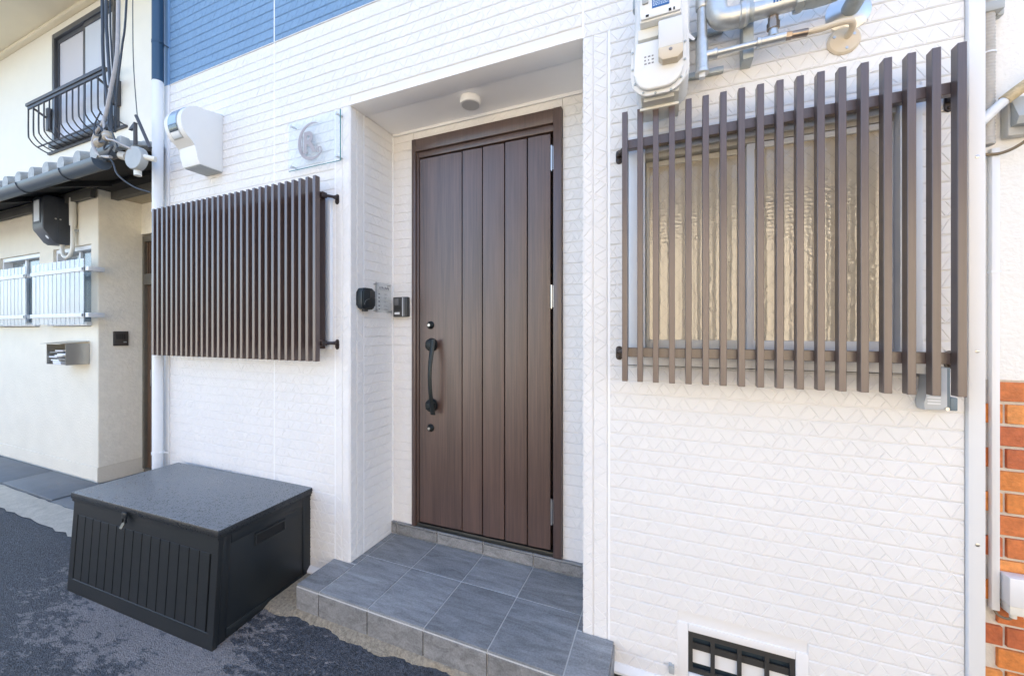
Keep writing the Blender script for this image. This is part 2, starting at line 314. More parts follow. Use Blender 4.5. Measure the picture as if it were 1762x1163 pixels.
# ------------------------------------------------------------------ mesh helpers
class B:
    """collects shapes in one bmesh"""
    def __init__(s): s.bm = bmesh.new()
    def box(s, x0, x1, y0, y1, z0, z1, bev=0.0, seg=2):
        vs = [s.bm.verts.new((x, y, z)) for z in (z0, z1) for y in (y0, y1) for x in (x0, x1)]
        fs = [s.bm.faces.new([vs[i] for i in f]) for f in ((0, 2, 3, 1), (4, 5, 7, 6), (0, 1, 5, 4), (2, 6, 7, 3), (0, 4, 6, 2), (1, 3, 7, 5))]
        if bev:
            es = list({e for f in fs for e in f.edges})
            bmesh.ops.bevel(s.bm, geom=es, offset=bev, segments=seg, affect='EDGES', profile=0.5)
        return s
    def cyl(s, p0, p1, r0, r1=None, n=16, caps=True):
        r1 = r0 if r1 is None else r1
        n = max(n, 14) if n > 8 else n
        p0, p1 = Vector(p0), Vector(p1); d = (p1 - p0).normalized()
        a = d.orthogonal().normalized(); b = d.cross(a)
        c0 = [s.bm.verts.new(p0 + (a * math.cos(t) + b * math.sin(t)) * r0) for t in [2 * math.pi * i / n for i in range(n)]]
        c1 = [s.bm.verts.new(p1 + (a * math.cos(t) + b * math.sin(t)) * r1) for t in [2 * math.pi * i / n for i in range(n)]]
        for i in range(n):
            j = (i + 1) % n; s.bm.faces.new((c0[i], c0[j], c1[j], c1[i]))
        if caps:
            s.bm.faces.new(c0[::-1]); s.bm.faces.new(c1)
        return s
    def lathe(s, p0, axis, prof, n=20):
        """prof: (distance along axis, radius)"""
        n = max(n, 14) if n > 8 else n
        p0 = Vector(p0); d = Vector(axis).normalized(); a = d.orthogonal().normalized(); b = d.cross(a)
        rings = []
        for h, r in prof:
            rings.append([s.bm.verts.new(p0 + d * h + (a * math.cos(2 * math.pi * i / n) + b * math.sin(2 * math.pi * i / n)) * max(r, 1e-5)) for i in range(n)])
        for q in range(len(rings) - 1):
            for i in range(n):
                j = (i + 1) % n; s.bm.faces.new((rings[q][i], rings[q][j], rings[q + 1][j], rings[q + 1][i]))
        s.bm.faces.new(rings[0][::-1]); s.bm.faces.new(rings[-1])
        return s
    def tube(s, pts, r, n=10, sub=6, radii=None):
        P = [Vector(p) for p in pts]
        if sub > 1 and len(P) > 2:
            Q = []; RR = []
            ext = [P[0] * 2 - P[1]] + P + [P[-1] * 2 - P[-2]]
            for i in range(1, len(ext) - 2):
                a, b, c, d = ext[i - 1:i + 3]
                for k in range(sub):
                    t = k / sub
                    Q.append(0.5 * ((2 * b) + (c - a) * t + (2 * a - 5 * b + 4 * c - d) * t * t + (3 * b - a - 3 * c + d) * t ** 3))
                    if radii: RR.append(radii[i - 1] * (1 - t) + radii[i] * t)
            Q.append(P[-1])
            if radii: RR.append(radii[-1])
        else: Q = P; RR = list(radii) if radii else None
        prev = None; rings = []
        up = None
        for i, p in enumerate(Q):
            d = (Q[min(i + 1, len(Q) - 1)] - Q[max(i - 1, 0)]).normalized()
            if up is None: up = d.orthogonal().normalized()
            up = (up - d * up.dot(d)).normalized(); sd_ = d.cross(up)
            rr = RR[i] if RR else r
            rings.append([s.bm.verts.new(p + (up * math.cos(2 * math.pi * k / n) + sd_ * math.sin(2 * math.pi * k / n)) * rr) for k in range(n)])
        for q in range(len(rings) - 1):
            for i in range(n):
                j = (i + 1) % n; s.bm.faces.new((rings[q][i], rings[q][j], rings[q + 1][j], rings[q + 1][i]))
        s.bm.faces.new(rings[0][::-1]); s.bm.faces.new(rings[-1])
        return s
    def prism(s, poly, axis, a0, a1, bev=0.0, seg=2):
        """poly: 2-D outline; axis 'x': (y,z), 'y': (x,z), 'z': (x,y)"""
        f = {'x': lambda u, v, a: (a, u, v), 'y': lambda u, v, a: (u, a, v), 'z': lambda u, v, a: (u, v, a)}[axis]
        c0 = [s.bm.verts.new(f(u, v, a0)) for u, v in poly]; c1 = [s.bm.verts.new(f(u, v, a1)) for u, v in poly]
        n = len(poly); fs = [s.bm.faces.new(c0[::-1]), s.bm.faces.new(c1)]
        for i in range(n):
            j = (i + 1) % n; fs.append(s.bm.faces.new((c0[i], c0[j], c1[j], c1[i])))
        if bev:
            es = list(set(list(fs[0].edges) + list(fs[1].edges)))
            bmesh.ops.bevel(s.bm, geom=es, offset=bev, segments=seg, affect='EDGES', profile=0.5)
        return s
    def quad(s, *pts):
        s.bm.faces.new([s.bm.verts.new(p) for p in pts]); return s
    def mesh(s, name, material, smooth=28):
        bmesh.ops.recalc_face_normals(s.bm, faces=s.bm.faces[:])
        me = bpy.data.meshes.new(name); s.bm.to_mesh(me); s.bm.free()
        if smooth:
            me.polygons.foreach_set('use_smooth', [True] * len(me.polygons))
            me.set_sharp_from_angle(angle=R(smooth))
        me.materials.append(material)
        return me
    def obj(s, name, material, parent=None, smooth=28):
        return link(name, s.mesh(name, material, smooth), parent)

def link(name, me, parent=None):
    o = bpy.data.objects.new(name, me); COL.objects.link(o)
    if parent: attach(o, parent)
    return o
WORLD = {}
def attach(o, parent):
    """parent keeping the child's coordinates as world coordinates"""
    o.parent = parent
    o.matrix_parent_inverse = WORLD.get(parent.name, Matrix.Identity(4)).inverted()
def thing(name, label, cat, loc, group=None, rotz=0.0):
    o = bpy.data.objects.new(name, None); COL.objects.link(o)
    o.empty_display_size = 0.1
    o.location = loc; o.rotation_euler = (0, 0, rotz)
    WORLD[o.name] = Matrix.Translation(loc) @ Matrix.Rotation(rotz, 4, 'Z')
    tag(o, label, cat, group)
    return o
def tag(o, label, cat, group=None):
    o['label'] = label; o['category'] = cat
    if group: o['group'] = group
    return o
def structure(o): o['kind'] = 'structure'; return o
def rounded(x0, x1, z0, z1, r, n=5):
    pts = []
    for cx, cz, a0 in ((x1 - r, z1 - r, 0), (x0 + r, z1 - r, 90), (x0 + r, z0 + r, 180), (x1 - r, z0 + r, 270)):
        for i in range(n + 1):
            a = R(a0 + 90 * i / n); pts.append((cx + r * math.cos(a), cz + r * math.sin(a)))
    return pts
def text_mesh(body, size, depth, xform, extrude_bold=0.0):
    cu = bpy.data.curves.new('lettering', 'FONT'); cu.body = body; cu.size = size; cu.extrude = depth; cu.offset = extrude_bold
    cu.align_x = 'CENTER'; cu.align_y = 'CENTER'; cu.resolution_u = 4
    to = bpy.data.objects.new('lettering_tmp', cu); COL.objects.link(to)
    dg = bpy.context.evaluated_depsgraph_get()
    me = bpy.data.meshes.new_from_object(to.evaluated_get(dg))
    bpy.data.objects.remove(to)
    me.transform(xform)
    return me

# =================================================================== the setting
b = B()
fall = [(200, 0.0), (-0.24, 0.0), (-0.34, -0.008), (-0.55, -0.030), (-1.2, -0.042), (-2.4, -0.048), (-3.8, -0.030), (-4.6, 0.0), (-200, 0.0)]
for (ya, za), (yb, zb) in zip(fall[:-1], fall[1:]): b.quad((-200, ya, za), (200, ya, za), (200, yb, zb), (-200, yb, zb))
bmesh.ops.remove_doubles(b.bm, verts=b.bm.verts[:], dist=1e-4)
structure(b.obj('street', M_ASPH, None, 60))
# light concrete gutter strip in front of the cream house
rng = random.Random(5)
b = B()
N_ = 60
lo = [(-9.0 + 5.3 * i / N_, -0.30 - 0.012 * i / N_ + rng.uniform(-0.012, 0.012)) for i in range(N_ + 1)]
hi = [(-9.0 + 5.3 * i / N_, -0.118 - 0.01 * i / N_ + rng.uniform(-0.004, 0.004)) for i in range(N_ + 1)]
for i in range(N_):
    b.quad((*lo[i], 0.0), (*lo[i + 1], 0.0), (*hi[i + 1], 0.008), (*hi[i], 0.008))
structure(b.obj('concrete_strip', M_CONC))
# sandy mortar left along the foot of the step
b = B()
N_ = 120
rng = random.Random(8)
f = []
for i in range(N_ + 1):
    x = -1.93 + 1.85 * i / N_
    wdt = 0.046 + 0.012 * math.sin(x * 9) + 0.007 * math.sin(x * 31) + rng.uniform(-0.004, 0.004) - 0.020 * (i / N_)
    f.append((x, -0.235 - wdt))
ys = [-0.20, -0.236, -0.25]
for i in range(N_):
    (xa, ya), (xb, yb) = f[i], f[i + 1]
    back = 0.0 if xa < -1.715 else -0.22
    b.quad((xa, ya, -0.003), (xb, yb, -0.003), (xb, -0.245, 0.015), (xa, -0.245, 0.015))
    b.quad((xa, -0.245, 0.015), (xb, -0.245, 0.015), (xb, back, 0.022), (xa, back, 0.022))
bmesh.ops.remove_doubles(b.bm, verts=b.bm.verts[:], dist=0.0008)
structure(b.obj('mortar_strip', M_SAND))
# slate paving slabs in front of the cream house
pav = B().box(-9.0, -3.6, -0.10, 0.19, -0.05, 0.004).obj('slate_paving', M_MORTAR); structure(pav)
sx = [-9.0, -8.0, -6.75, -5.62, -4.66, -3.62]
for i in range(5):
    b = B(); b.box(sx[i] + 0.004, sx[i + 1] - 0.004, -0.118 - 0.006 * (i == 4), 0.20, -0.02, 0.022 - 0.010 * (i == 4), 0.004)
    b.obj('slate_slab', M_SLATE, pav)

# =================================================================== the white house
H = 0.055           # height of one siding course
Z0 = 1.094 - 19 * H    # 0.049: lowest course line
HX0, HX1 = -3.32, 0.893
house = thing('white_house', 'new white house with embossed siding, blue upper storey and brown entrance door', 'house', (-1.2, 0, 0))

def clip(poly, nx, nz, c):
    out = []
    for i in range(len(poly)):
        a, d = poly[i], poly[(i + 1) % len(poly)]
        fa = a[0] * nx + a[1] * nz - c; fd = d[0] * nx + d[1] * nz - c
        if fa >= 0: out.append(a)
        if (fa > 0 > fd) or (fa < 0 < fd):
            t = fa / (fa - fd); out.append((a[0] + (d[0] - a[0]) * t, a[1] + (d[1] - a[1]) * t))
    return out
def course_mesh(L, h, seed, material, p=0.066):
    """one course of embossed siding, local x = length, z = height, front towards -y"""
    rg = random.Random(seed); b = B(); bm = b.bm
    gz0, gz1 = 0.0010, h - 0.0014
    prof = [(0.0042, gz0 - 0.0006), (0.0, gz0), (0.0, gz1 - 0.0010), (0.0042, gz1 + 0.0006)]
    va = [bm.verts.new((0, y, z)) for y, z in prof]; vb = [bm.verts.new((L, y, z)) for y, z in prof]
    for i in range(3): bm.faces.new((va[i], vb[i], vb[i + 1], va[i + 1]))
    bm.faces.new(va); bm.faces.new(vb[::-1])
    zl, zh = gz0 + 0.0010, gz1 - 0.0024
    n = int(L / p) + 4; off = rg.uniform(-p, 0) - p
    bx = [off + i * p + rg.uniform(-0.007, 0.007) for i in range(n + 1)]
    tx = [(bx[i] + bx[i + 1]) / 2 + rg.uniform(-0.006, 0.006) for i in range(n)]
    polys = []
    def half(poly, x0, z0, dx, dz):
        nx, nz = -dz, dx; c = x0 * nx + z0 * nz
        return clip(poly, nx, nz, c), clip(poly, -nx, -nz, -c)
    for i in range(n):
        up = [(bx[i], zl), (bx[i + 1], zl), (tx[i], zh)]
        k = rg.random()
        if k < 0.40:      # a smaller triangle nested at the foot
            f_ = rg.uniform(0.42, 0.66); q = bx[i] + (bx[i + 1] - bx[i]) * f_
            polys += [x for x in half(up, q, zl, tx[i] - bx[i], zh - zl)]
        elif k < 0.62:
            f_ = rg.uniform(0.34, 0.58); q = bx[i] + (bx[i + 1] - bx[i]) * f_
            polys += [x for x in half(up, q, zl, tx[i] - bx[i + 1], zh - zl)]
        else: polys.append(up)
        if i < n - 1:
            dn = [(tx[i], zh), (bx[i + 1], zl), (tx[i + 1], zh)]
            if rg.random() < 0.3:
                q = tx[i] + (tx[i + 1] - tx[i]) * rg.uniform(0.4, 0.62)
                polys += [x for x in half(dn, q, zh, bx[i + 1] - tx[i], zl - zh)]
            else: polys.append(dn)
    for po in polys:
        po = clip(clip(po, 1, 0, 0.0004), -1, 0, -(L - 0.0004))
        if len(po) < 3: continue
        area = abs(sum(po[i][0] * po[(i + 1) % len(po)][1] - po[(i + 1) % len(po)][0] * po[i][1] for i in range(len(po)))) / 2
        if area < 2e-5: continue
        cx = sum(q[0] for q in po) / len(po); cz = sum(q[1] for q in po) / len(po)
        per = sum(math.dist(po[i], po[(i + 1) % len(po)]) for i in range(len(po)))
        inr = 2 * area / per; k0 = min(0.3, 0.0007 / inr); k1 = min(0.55, 0.0021 / inr)
        hh = rg.uniform(0.0013, 0.0020); gx = rg.uniform(-0.020, 0.020); gz = rg.uniform(-0.020, 0.020)
        lo_ = []; hi_ = []
        for q in po:
            x_, z_ = q[0] + (cx - q[0]) * k0, q[1] + (cz - q[1]) * k0; lo_.append(bm.verts.new((x_, 0.0003, z_)))
            x_, z_ = q[0] + (cx - q[0]) * k1, q[1] + (cz - q[1]) * k1
            hi_.append(bm.verts.new((x_, -max(0.0005, hh + (x_ - cx) * gx + (z_ - cz) * gz), z_)))
        m_ = len(po); bm.faces.new(hi_)
        for i in range(m_):
            j = (i + 1) % m_; bm.faces.new((lo_[i], lo_[j], hi_[j], hi_[i]))
    return b.mesh('siding_course', material, 0)

COURSE_CACHE = {}
def course(L, h, k, material):
    key = (round(L, 3), round(h, 4), k, material.name)
    if key not in COURSE_CACHE: COURSE_CACHE[key] = course_mesh(L, h, hash_(key), material)
    return COURSE_CACHE[key]
def hash_(key):
    v = 7
    for ch in repr(key): v = (v * 131 + ord(ch)) % 1000003
    return v
def panel(p0, rot, L, z0, z1, material=M_WHITE, holes=(), nvar=5, seed=0):
    """a siding panel: backing board (part) and one child per course. p0=(x,y) of its left end seen from outside; rot about Z"""
    rm = Matrix.Translation((p0[0], p0[1], 0)) @ Matrix.Rotation(rot, 4, 'Z')
    bd = B()
    zs_ = sorted({z0, z1} | {h[2] for h in holes} | {h[3] for h in holes})
    def free(za, zb):            # stretches of [0, L] left by the openings at this height
        sp = [(0, L)]
        for hx0, hx1, hz0, hz1 in holes:
            if zb > hz0 + 0.004 and za < hz1 - 0.004:
                sp = [q for a_, c_ in sp for q in ((a_, min(c_, hx0)), (max(a_, hx1), c_)) if q[1] - q[0] > 0.015]
        return sp
    for za, zb in zip(zs_[:-1], zs_[1:]):
        for a_, c_ in free(za, zb): bd.box(a_, c_, 0.0034, 0.016, za, zb)
    me = bd.mesh('siding_panel', material, 0); me.transform(rm)
    bo = link('siding_panel', me, house)
    WORLD[bo.name] = Matrix.Identity(4)
    k = math.floor((z0 - Z0) / H + 0.5); rg = random.Random(seed * 77 + 3)
    while Z0 + k * H < z1 - 0.01:
        za = Z0 + k * H; zb = za + H; k += 1
        ha = max(za, z0); hb = min(zb, z1)
        if hb - ha < 0.018: continue
        hh = round(hb - ha, 4)
        for s0, s1 in free(ha, hb):
            o = bpy.data.objects.new('siding_course', course(s1 - s0, hh, rg.randrange(nvar), material)); COL.objects.link(o)
            o.location = rm @ Vector((s0, 0, ha)); o.rotation_euler = (0, 0, rot)
            attach(o, bo)
    return bo
def corner_columns(p0, rot, widths, z0, z1, seed):
    """corner piece: the same relief turned upright, one child per column"""
    rm = Matrix.Translation((p0[0], p0[1], 0)) @ Matrix.Rotation(rot, 4, 'Z')
    L = sum(widths); bd = B(); bd.box(0, L, 0.0034, 0.016, z0, z1); me = bd.mesh('corner_panel', M_WHITE, 0); me.transform(rm)
    bo = link('corner_panel', me, house); WORLD[bo.name] = Matrix.Identity(4)
    x = 0
    for i, wd in enumerate(widths):
        o = bpy.data.objects.new('siding_column', course(round(z1 - z0, 3), wd, seed + i, M_WHITE)); COL.objects.link(o)
        o.matrix_world = rm @ Matrix.Translation((x, 0, z1)) @ Matrix.Rotation(R(90), 4, 'Y')
        attach(o, bo); x += wd

ZB = 0.049; ZBL = 3.147; ZT = 4.08; ZS = 2.645
PX0, PX1, PD = -1.60, -0.32, 0.353
J1, J2, J3 = -2.196, -1.706, -0.213
# siding on the street front
panel((HX0 + 0.058, 0), 0, J1 - HX0 - 0.062, ZB, ZBL, seed=1)
ZJ = Z0 + 47 * H
panel((J1 + 0.004, 0), 0, J2 - J1 - 0.008, ZB, ZJ, seed=2)
panel((J1 + 0.004, 0), 0, PX1 - J1 - 0.008, ZJ, ZBL, seed=3, holes=((PX0 - J1 - 0.004, 9.0, ZJ - 0.01, ZS + 0.003),))
panel((PX1 + 0.004, 0), 0, 0.853 - PX1 - 0.006, ZJ, ZBL, seed=4)
panel((J3 + 0.004, 0), 0, 0.853 - J3 - 0.004, ZB, ZJ, seed=5, holes=((-0.138 - J3 - 0.004, 0.752 - J3 - 0.004, 1.262, 2.175), (0.046 - J3 - 0.004, 0.459 - J3 - 0.004, 0.066, 0.283)))
corner_columns((J2 + 0.004, 0), 0, (0.050, 0.050), ZB, ZJ - 0.001, 1)
corner_columns((PX1 + 0.001, 0), 0, (0.043, 0.058), ZB, ZJ - 0.001, 3)
# blue upper storey
panel((HX0 + 0.058, 0), 0, J1 - HX0 - 0.062, ZBL + 0.004, ZT, M_BLUE, seed=6)
panel((J1 + 0.004, 0), 0, PX1 - J1 - 0.008, ZBL + 0.004, ZT, M_BLUE, seed=7)
panel((PX1 + 0.004, 0), 0, 0.853 - PX1 - 0.006, ZBL + 0.004, ZT, M_BLUE, seed=8)
# porch reveals and back wall
corner_columns((PX0, 0.002), R(90), (0.046, 0.052), 0.10, ZS, 5)
panel((PX0, 0.108), R(90), PD - 0.112, 0.10, ZS, seed=9)
panel((PX1, PD - 0.002), R(-90), PD - 0.004, 0.10, ZS, seed=10)
panel((PX0 + 0.008, PD), 0, 0.150, 0.10, ZS - 0.02, seed=11)
panel((-0.497, PD), 0, 0.173, 0.10, ZS - 0.02, seed=12)
panel((-1.439, PD), 0, 0.94, 2.573, ZS - 0.02, seed=13)
# sealant joints, corner trims, base flashing
def part(name, material, fn, smooth=28, parent=None):
    b = B(); fn(b); return b.obj(name, material, parent or house, smooth)
def joint(x, z0, z1, wd=0.008): part('sealant_joint', M_SEAL, lambda b: b.box(x - wd / 2, x + wd / 2, -0.0008, 0.012, z0, z1))
joint(J1, ZB, ZT); joint(J2, ZB, ZJ, 0.009); joint(J3, ZB, ZJ, 0.010); joint(PX1, ZJ, ZT, 0.008)
part('sealant_joint', M_SEAL, lambda b: b.box(PX0 - 0.012, PX0 + 0.0015, 0.1005, 0.1075, 0.10, ZS))
part('sealant_joint', M_SEAL, lambda b: b.box(PX0 - 0.01, PX0 + 0.008, PD - 0.006, PD + 0.01, 0.10, ZS - 0.02))
part('sealant_joint', M_SEAL, lambda b: b.box(PX0 + 0.003, PX1 - 0.003, PD - 0.005, PD + 0.01, ZS - 0.019, ZS - 0.0005))
part('belt_joint', M_TRIM, lambda b: b.box(HX0 + 0.058, 0.853, -0.003, 0.012, ZBL + 0.0002, ZBL + 0.0038))
part('corner_trim', M_TRIM, lambda b: b.box(HX0, HX0 + 0.055, -0.008, 0.05, ZB, ZBL, 0.002))
part('corner_trim', M_BLUETRIM, lambda b: b.box(HX0, HX0 + 0.055, -0.008, 0.05, ZBL + 0.002, 5.9, 0.002))
ct = part('corner_trim', M_TRIM, lambda b: b.box(0.855, HX1, -0.014, 0.05, ZB - 0.03, 5.9, 0.003))
WORLD[ct.name] = Matrix.Identity(4)
for z in (0.17, 0.757, 1.340, 1.926, 2.51):
    part('screw', M_STEEL, lambda b: b.lathe((0.874, -0.0135, z), (0, -1, 0), [(0, 0.0055), (0.002, 0.005), (0.003, 0.002)], 12), parent=ct)
for x0, x1 in ((HX0, -1.712), (-0.190, 0.853)):
    part('base_flashing', M_TRIM, lambda b: b.prism([(0.02, ZB + 0.008), (-0.006, ZB + 0.004), (-0.024, ZB - 0.016), (-0.024, ZB - 0.026), (0.02, ZB - 0.026)], 'x', x0, x1))
part('foundation', M_CORE, lambda b: b.box(HX0 + 0.02, 0.885, 0.012, 0.09, -0.1, ZB - 0.02))
# hidden body of the house
def core(b):
    b.box(HX0 + 0.01, PX0 - 0.02, 0.02, 6.0, 0.0, 5.9)
    b.box(PX0 - 0.019, PX1 + 0.019, 0.50, 6.0, 0.0, 5.9)
    b.box(PX0 - 0.019, PX1 + 0.019, 0.02, 0.499, ZS + 0.02, 5.9)
    b.box(PX1 + 0.02, -0.15, 0.02, 6.0, 0.0, 5.9)
    b.box(0.77, 0.888, 0.02, 6.0, 0.0, 5.9)
    b.box(-0.149, 0.769, 0.45, 6.0, 0.0, 5.9)
    b.box(-0.149, 0.769, 0.02, 0.449, 2.20, 5.9)
    b.box(-0.149, 0.769, 0.13, 0.449, 0.0, 1.24)
    b.box(-0.149, 0.769, 0.02, 0.129, 0.32, 1.24)
part('wall_core', M_CORE, core, 0)
def backfill(b):
    b.box(PX0 - 0.018, -1.44, PD + 0.017, 0.499, 0.0, ZS + 0.019)
    b.box(-0.499, PX1 + 0.018, PD + 0.017, 0.499, 0.0, ZS + 0.019)
    b.box(-1.439, -0.50, PD + 0.017, 0.499, 2.575, ZS + 0.019)
part('porch_wall_core', M_CORE, backfill, 0)
part('upper_wall', M_BLUE, lambda b: b.box(HX0 + 0.056, 0.854, 0.0, 0.019, ZT + 0.001, 5.9), 0)
part('roof', M_ROOFD, lambda b: b.prism([(-0.25, 5.85), (6.3, 5.85), (6.3, 5.95), (3.0, 7.2), (-0.25, 5.97)], 'x', HX0 - 0.1, HX1 + 0.1))
# porch ceiling
part('soffit_board', M_SOFFIT, lambda b: b.box(PX0 - 0.03, PX1 + 0.001, -0.001, 0.118, ZS - 0.008, ZS + 0.002, 0.0015))
part('soffit_board', M_SOFFIT, lambda b: b.box(PX0, PX1, 0.124, PD, ZS - 0.003, ZS + 0.004))
part('soffit_joint', M_SEAL, lambda b: b.box(PX0, PX1, 0.117, 0.125, ZS - 0.0005, ZS + 0.006))

# ---- entrance door (part of the house) with frame, planks, hinges, handle and locks as its pieces
DX0, DX1, DZ0, DZ1 = -1.4395, -0.4995, 0.212, 2.571
def frame(b):
    b.box(DX0, DX0 + 0.028, PD - 0.022, PD + 0.10, DZ0, DZ1, 0.002)
    b.box(DX1 - 0.044, DX1, PD - 0.022, PD + 0.10, DZ0, DZ1, 0.002)
    b.box(DX0 + 0.0285, DX1 - 0.0445, PD - 0.021, PD + 0.10, DZ1 - 0.075, DZ1 - 0.001, 0.002)
    b.box(DX0 + 0.0285, DX0 + 0.043, PD - 0.010, PD + 0.10, DZ0, DZ1 - 0.0755, 0.0015)
    b.box(DX0 + 0.0435, DX1 - 0.0445, PD - 0.008, PD + 0.10, DZ1 - 0.112, DZ1 - 0.0785, 0.0015)
door = part('entrance_door', M_DFRAME, frame)
WORLD[door.name] = Matrix.Identity(4)
part('door_backing', M_BLACK, lambda b: b.box(DX0 + 0.03, DX1 - 0.03, PD + 0.055, PD + 0.09, DZ0, DZ1 - 0.05), 0, door)  # black sheet gives the plank gaps their shade
dt, db = DZ1 - 0.122, DZ0 + 0.026
px_ = [-1.391, -1.240, -1.094, -0.962, -0.824, -0.690, -0.566]
for i in range(6):
    x0, x1 = px_[i], px_[i + 1]
    g0 = 0.0; g1 = 0.0 if i in (0, 5) else 0.0095
    ya, yb = PD - 0.004, PD - 0.004
    n = 8
    def plank(b):
        out = []
        for k in range(n + 1):
            t = k / n; x = x0 + g0 + (x1 - g1 - x0 - g0) * t
            y = ya + (0.0055 * t ** 3 if i else 0.0008 * t)
            out.append((x, y))
        out += [(x1 - g1, PD + 0.05), (x0 + g0, PD + 0.05)]
        b.prism(out, 'z', db, dt)
    part('door_plank', M_DOOR, plank, 28, door)
part('threshold', M_LOCK, lambda b: b.box(DX0 + 0.03, DX1 - 0.046, PD - 0.012, PD + 0.06, DZ0 - 0.004, DZ0 + 0.020, 0.002), 28, door)
for za, zb in ((2.249, 2.380), (1.523, 1.645), (0.382, 0.517)):
    def hinge(b):
        b.cyl((-0.5545, PD - 0.012, za), (-0.5545, PD - 0.012, zb), 0.0065, n=14)
        b.cyl((-0.5545, PD - 0.012, za - 0.004), (-0.5545, PD - 0.012, za), 0.0045, n=12)
        b.cyl((-0.5545, PD - 0.012, (za + zb) / 2 - 0.001), (-0.5545, PD - 0.012, (za + zb) / 2 + 0.001), 0.0072, n=14)
        b.box(-0.5545, -0.5435, PD - 0.0125, PD - 0.0100, za + 0.004, zb - 0.004)
    part('hinge', M_STEEL, hinge, 28, door)
for z in (1.437, 0.817):
    def lock(b):
        b.lathe((-1.313, PD - 0.003, z), (0, -1, 0), [(0, 0.024), (0.006, 0.0235), (0.016, 0.016), (0.021, 0.013)], 20)
    k = part('lock', M_HANDLE, lock, 28, door)
    part('lock_cylinder', M_STEEL, lambda b: b.lathe((-1.313, PD - 0.0235, z), (0, -1, 0), [(0, 0.0085), (0.003, 0.008)], 14), 28, door)
for z in (1.318, 0.955):
    def rose(b):
        b.lathe((-1.305, PD - 0.003, z), (0, -1, 0), [(0, 0.040), (0.008, 0.041), (0.020, 0.036), (0.026, 0.022)], 28)
        b.box(-1.320, -1.262, PD - 0.052, PD - 0.024, z - 0.022, z + 0.022, 0.006)
    part('handle_rose', M_HANDLE, rose, 28, door)
def grip(b):
    zs = [1.353, 1.31, 1.25, 1.19, 1.13, 1.07, 1.00, 0.945, 0.908]
    ysb = [-0.046, -0.052, -0.066, -0.076, -0.079, -0.076, -0.066, -0.052, -0.046]
    hw = [0.017, 0.017, 0.0155, 0.0135, 0.0125, 0.0135, 0.015, 0.017, 0.0175]
    n = 12; rings = []
    for z, y, h in zip(zs, ysb, hw):
        rings.append([b.bm.verts.new((-1.270 + h * math.cos(2 * math.pi * k / n), PD + y + 0.0065 * math.sin(2 * math.pi * k / n), z)) for k in range(n)])
    for q in range(len(rings) - 1):
        for i in range(n):
            j = (i + 1) % n; b.bm.faces.new((rings[q][i], rings[q][j], rings[q + 1][j], rings[q + 1][i]))
    b.bm.faces.new(rings[0]); b.bm.faces.new(rings[-1][::-1])
part('handle_grip', M_HANDLE, grip, 40, door)

# ---- right window (behind the right screen)
WX0, WX1, WZ0, WZ1 = -0.134, 0.748, 1.268, 2.170
def casing(b):
    b.box(WX0, WX0 + 0.062, -0.020, 0.10, WZ0 + 0.062, WZ1 - 0.046, 0.002)
    b.box(WX1 - 0.055, WX1, -0.020, 0.10, WZ0 + 0.062, WZ1 - 0.046, 0.002)
    b.box(WX0, WX1, -0.022, 0.10, WZ1 - 0.045, WZ1, 0.002)
    b.prism([(-0.034, WZ0), (0.10, WZ0), (0.10, WZ0 + 0.061), (-0.012, WZ0 + 0.061), (-0.034, WZ0 + 0.046)], 'x', WX0 - 0.004, WX1 + 0.004)
win = part('window', M_ALUW, casing); WORLD[win.name] = Matrix.Identity(4)
part('head_track', M_ALUC, lambda b: (b.box(WX0 + 0.063, WX1 - 0.056, -0.004, 0.10, WZ1 - 0.066, WZ1 - 0.0455), b.box(WX0 + 0.063, WX1 - 0.056, 0.012, 0.10, WZ1 - 0.082, WZ1 - 0.0665)), 28, win)
def sash(x0, x1, y, tl, tr):
    z0, z1 = WZ0 + 0.064, WZ1 - 0.086
    def f_(b):
        b.box(x0, x0 + tl, y - 0.012, y + 0.012, z0, z1, 0.0015)
        b.box(x1 - tr, x1, y - 0.012, y + 0.012, z0, z1, 0.0015)
        b.box(x0 + tl, x1 - tr, y - 0.011, y + 0.011, z0, z0 + 0.034, 0.0015)
        b.box(x0 + tl, x1 - tr, y - 0.011, y + 0.011, z1 - 0.020, z1, 0.0015)
    part('sash', M_ALUC if tl < 0.02 else M_ALUW, f_, 28, win)
    part('pane', M_FIGURED, lambda b: b.box(x0 + tl - 0.002, x1 - tr + 0.002, y - 0.003, y + 0.003, z0 + 0.032, z1 - 0.018), 0, win)
    # wire mesh cast into the glass: diagonal wires
    def wires(b):
        zz0, zz1 = z0 + 0.034, z1 - 0.020; xx0, xx1 = x0 + tl, x1 - tr
        dz = zz1 - zz0; step = 0.052
        for sgn in (1, -1):
            c = -1.6
            while c < 1.8:
                # line x = c + sgn*0.9*(z-zz0)
                pts = []
                for z in (zz0, zz1):
                    pts.append((c + sgn * 0.9 * (z - zz0), z))
                (xa, za), (xb, zb) = pts
                t0, t1 = 0.0, 1.0
                for lo_, hi_ in ((xx0, xx1),):
                    dx = xb - xa
                    ta, tb = (lo_ - xa) / dx, (hi_ - xa) / dx
                    t0 = max(t0, min(ta, tb)); t1 = min(t1, max(ta, tb))
                if t1 - t0 > 0.01:
                    p = Vector((xa + (xb - xa) * t0, y - 0.0036, za + (zb - za) * t0)); q = Vector((xa + (xb - xa) * t1, y - 0.0036, za + (zb - za) * t1))
                    b.cyl(p, q, 0.00022, n=4)
                c += step
    w_ = part('wire_mesh', M_MGREY, wires, 0, win); w_['kind'] = 'stuff'
sash(WX0 + 0.064, 0.305, 0.050, 0.012, 0.030)
sash(0.278, WX1 - 0.057, 0.022, 0.024, 0.012)
part('room_lining', M_CORE, lambda b: b.box(WX0 + 0.02, WX1 - 0.02, 0.42, 0.44, 1.25, 2.19), 0, win)
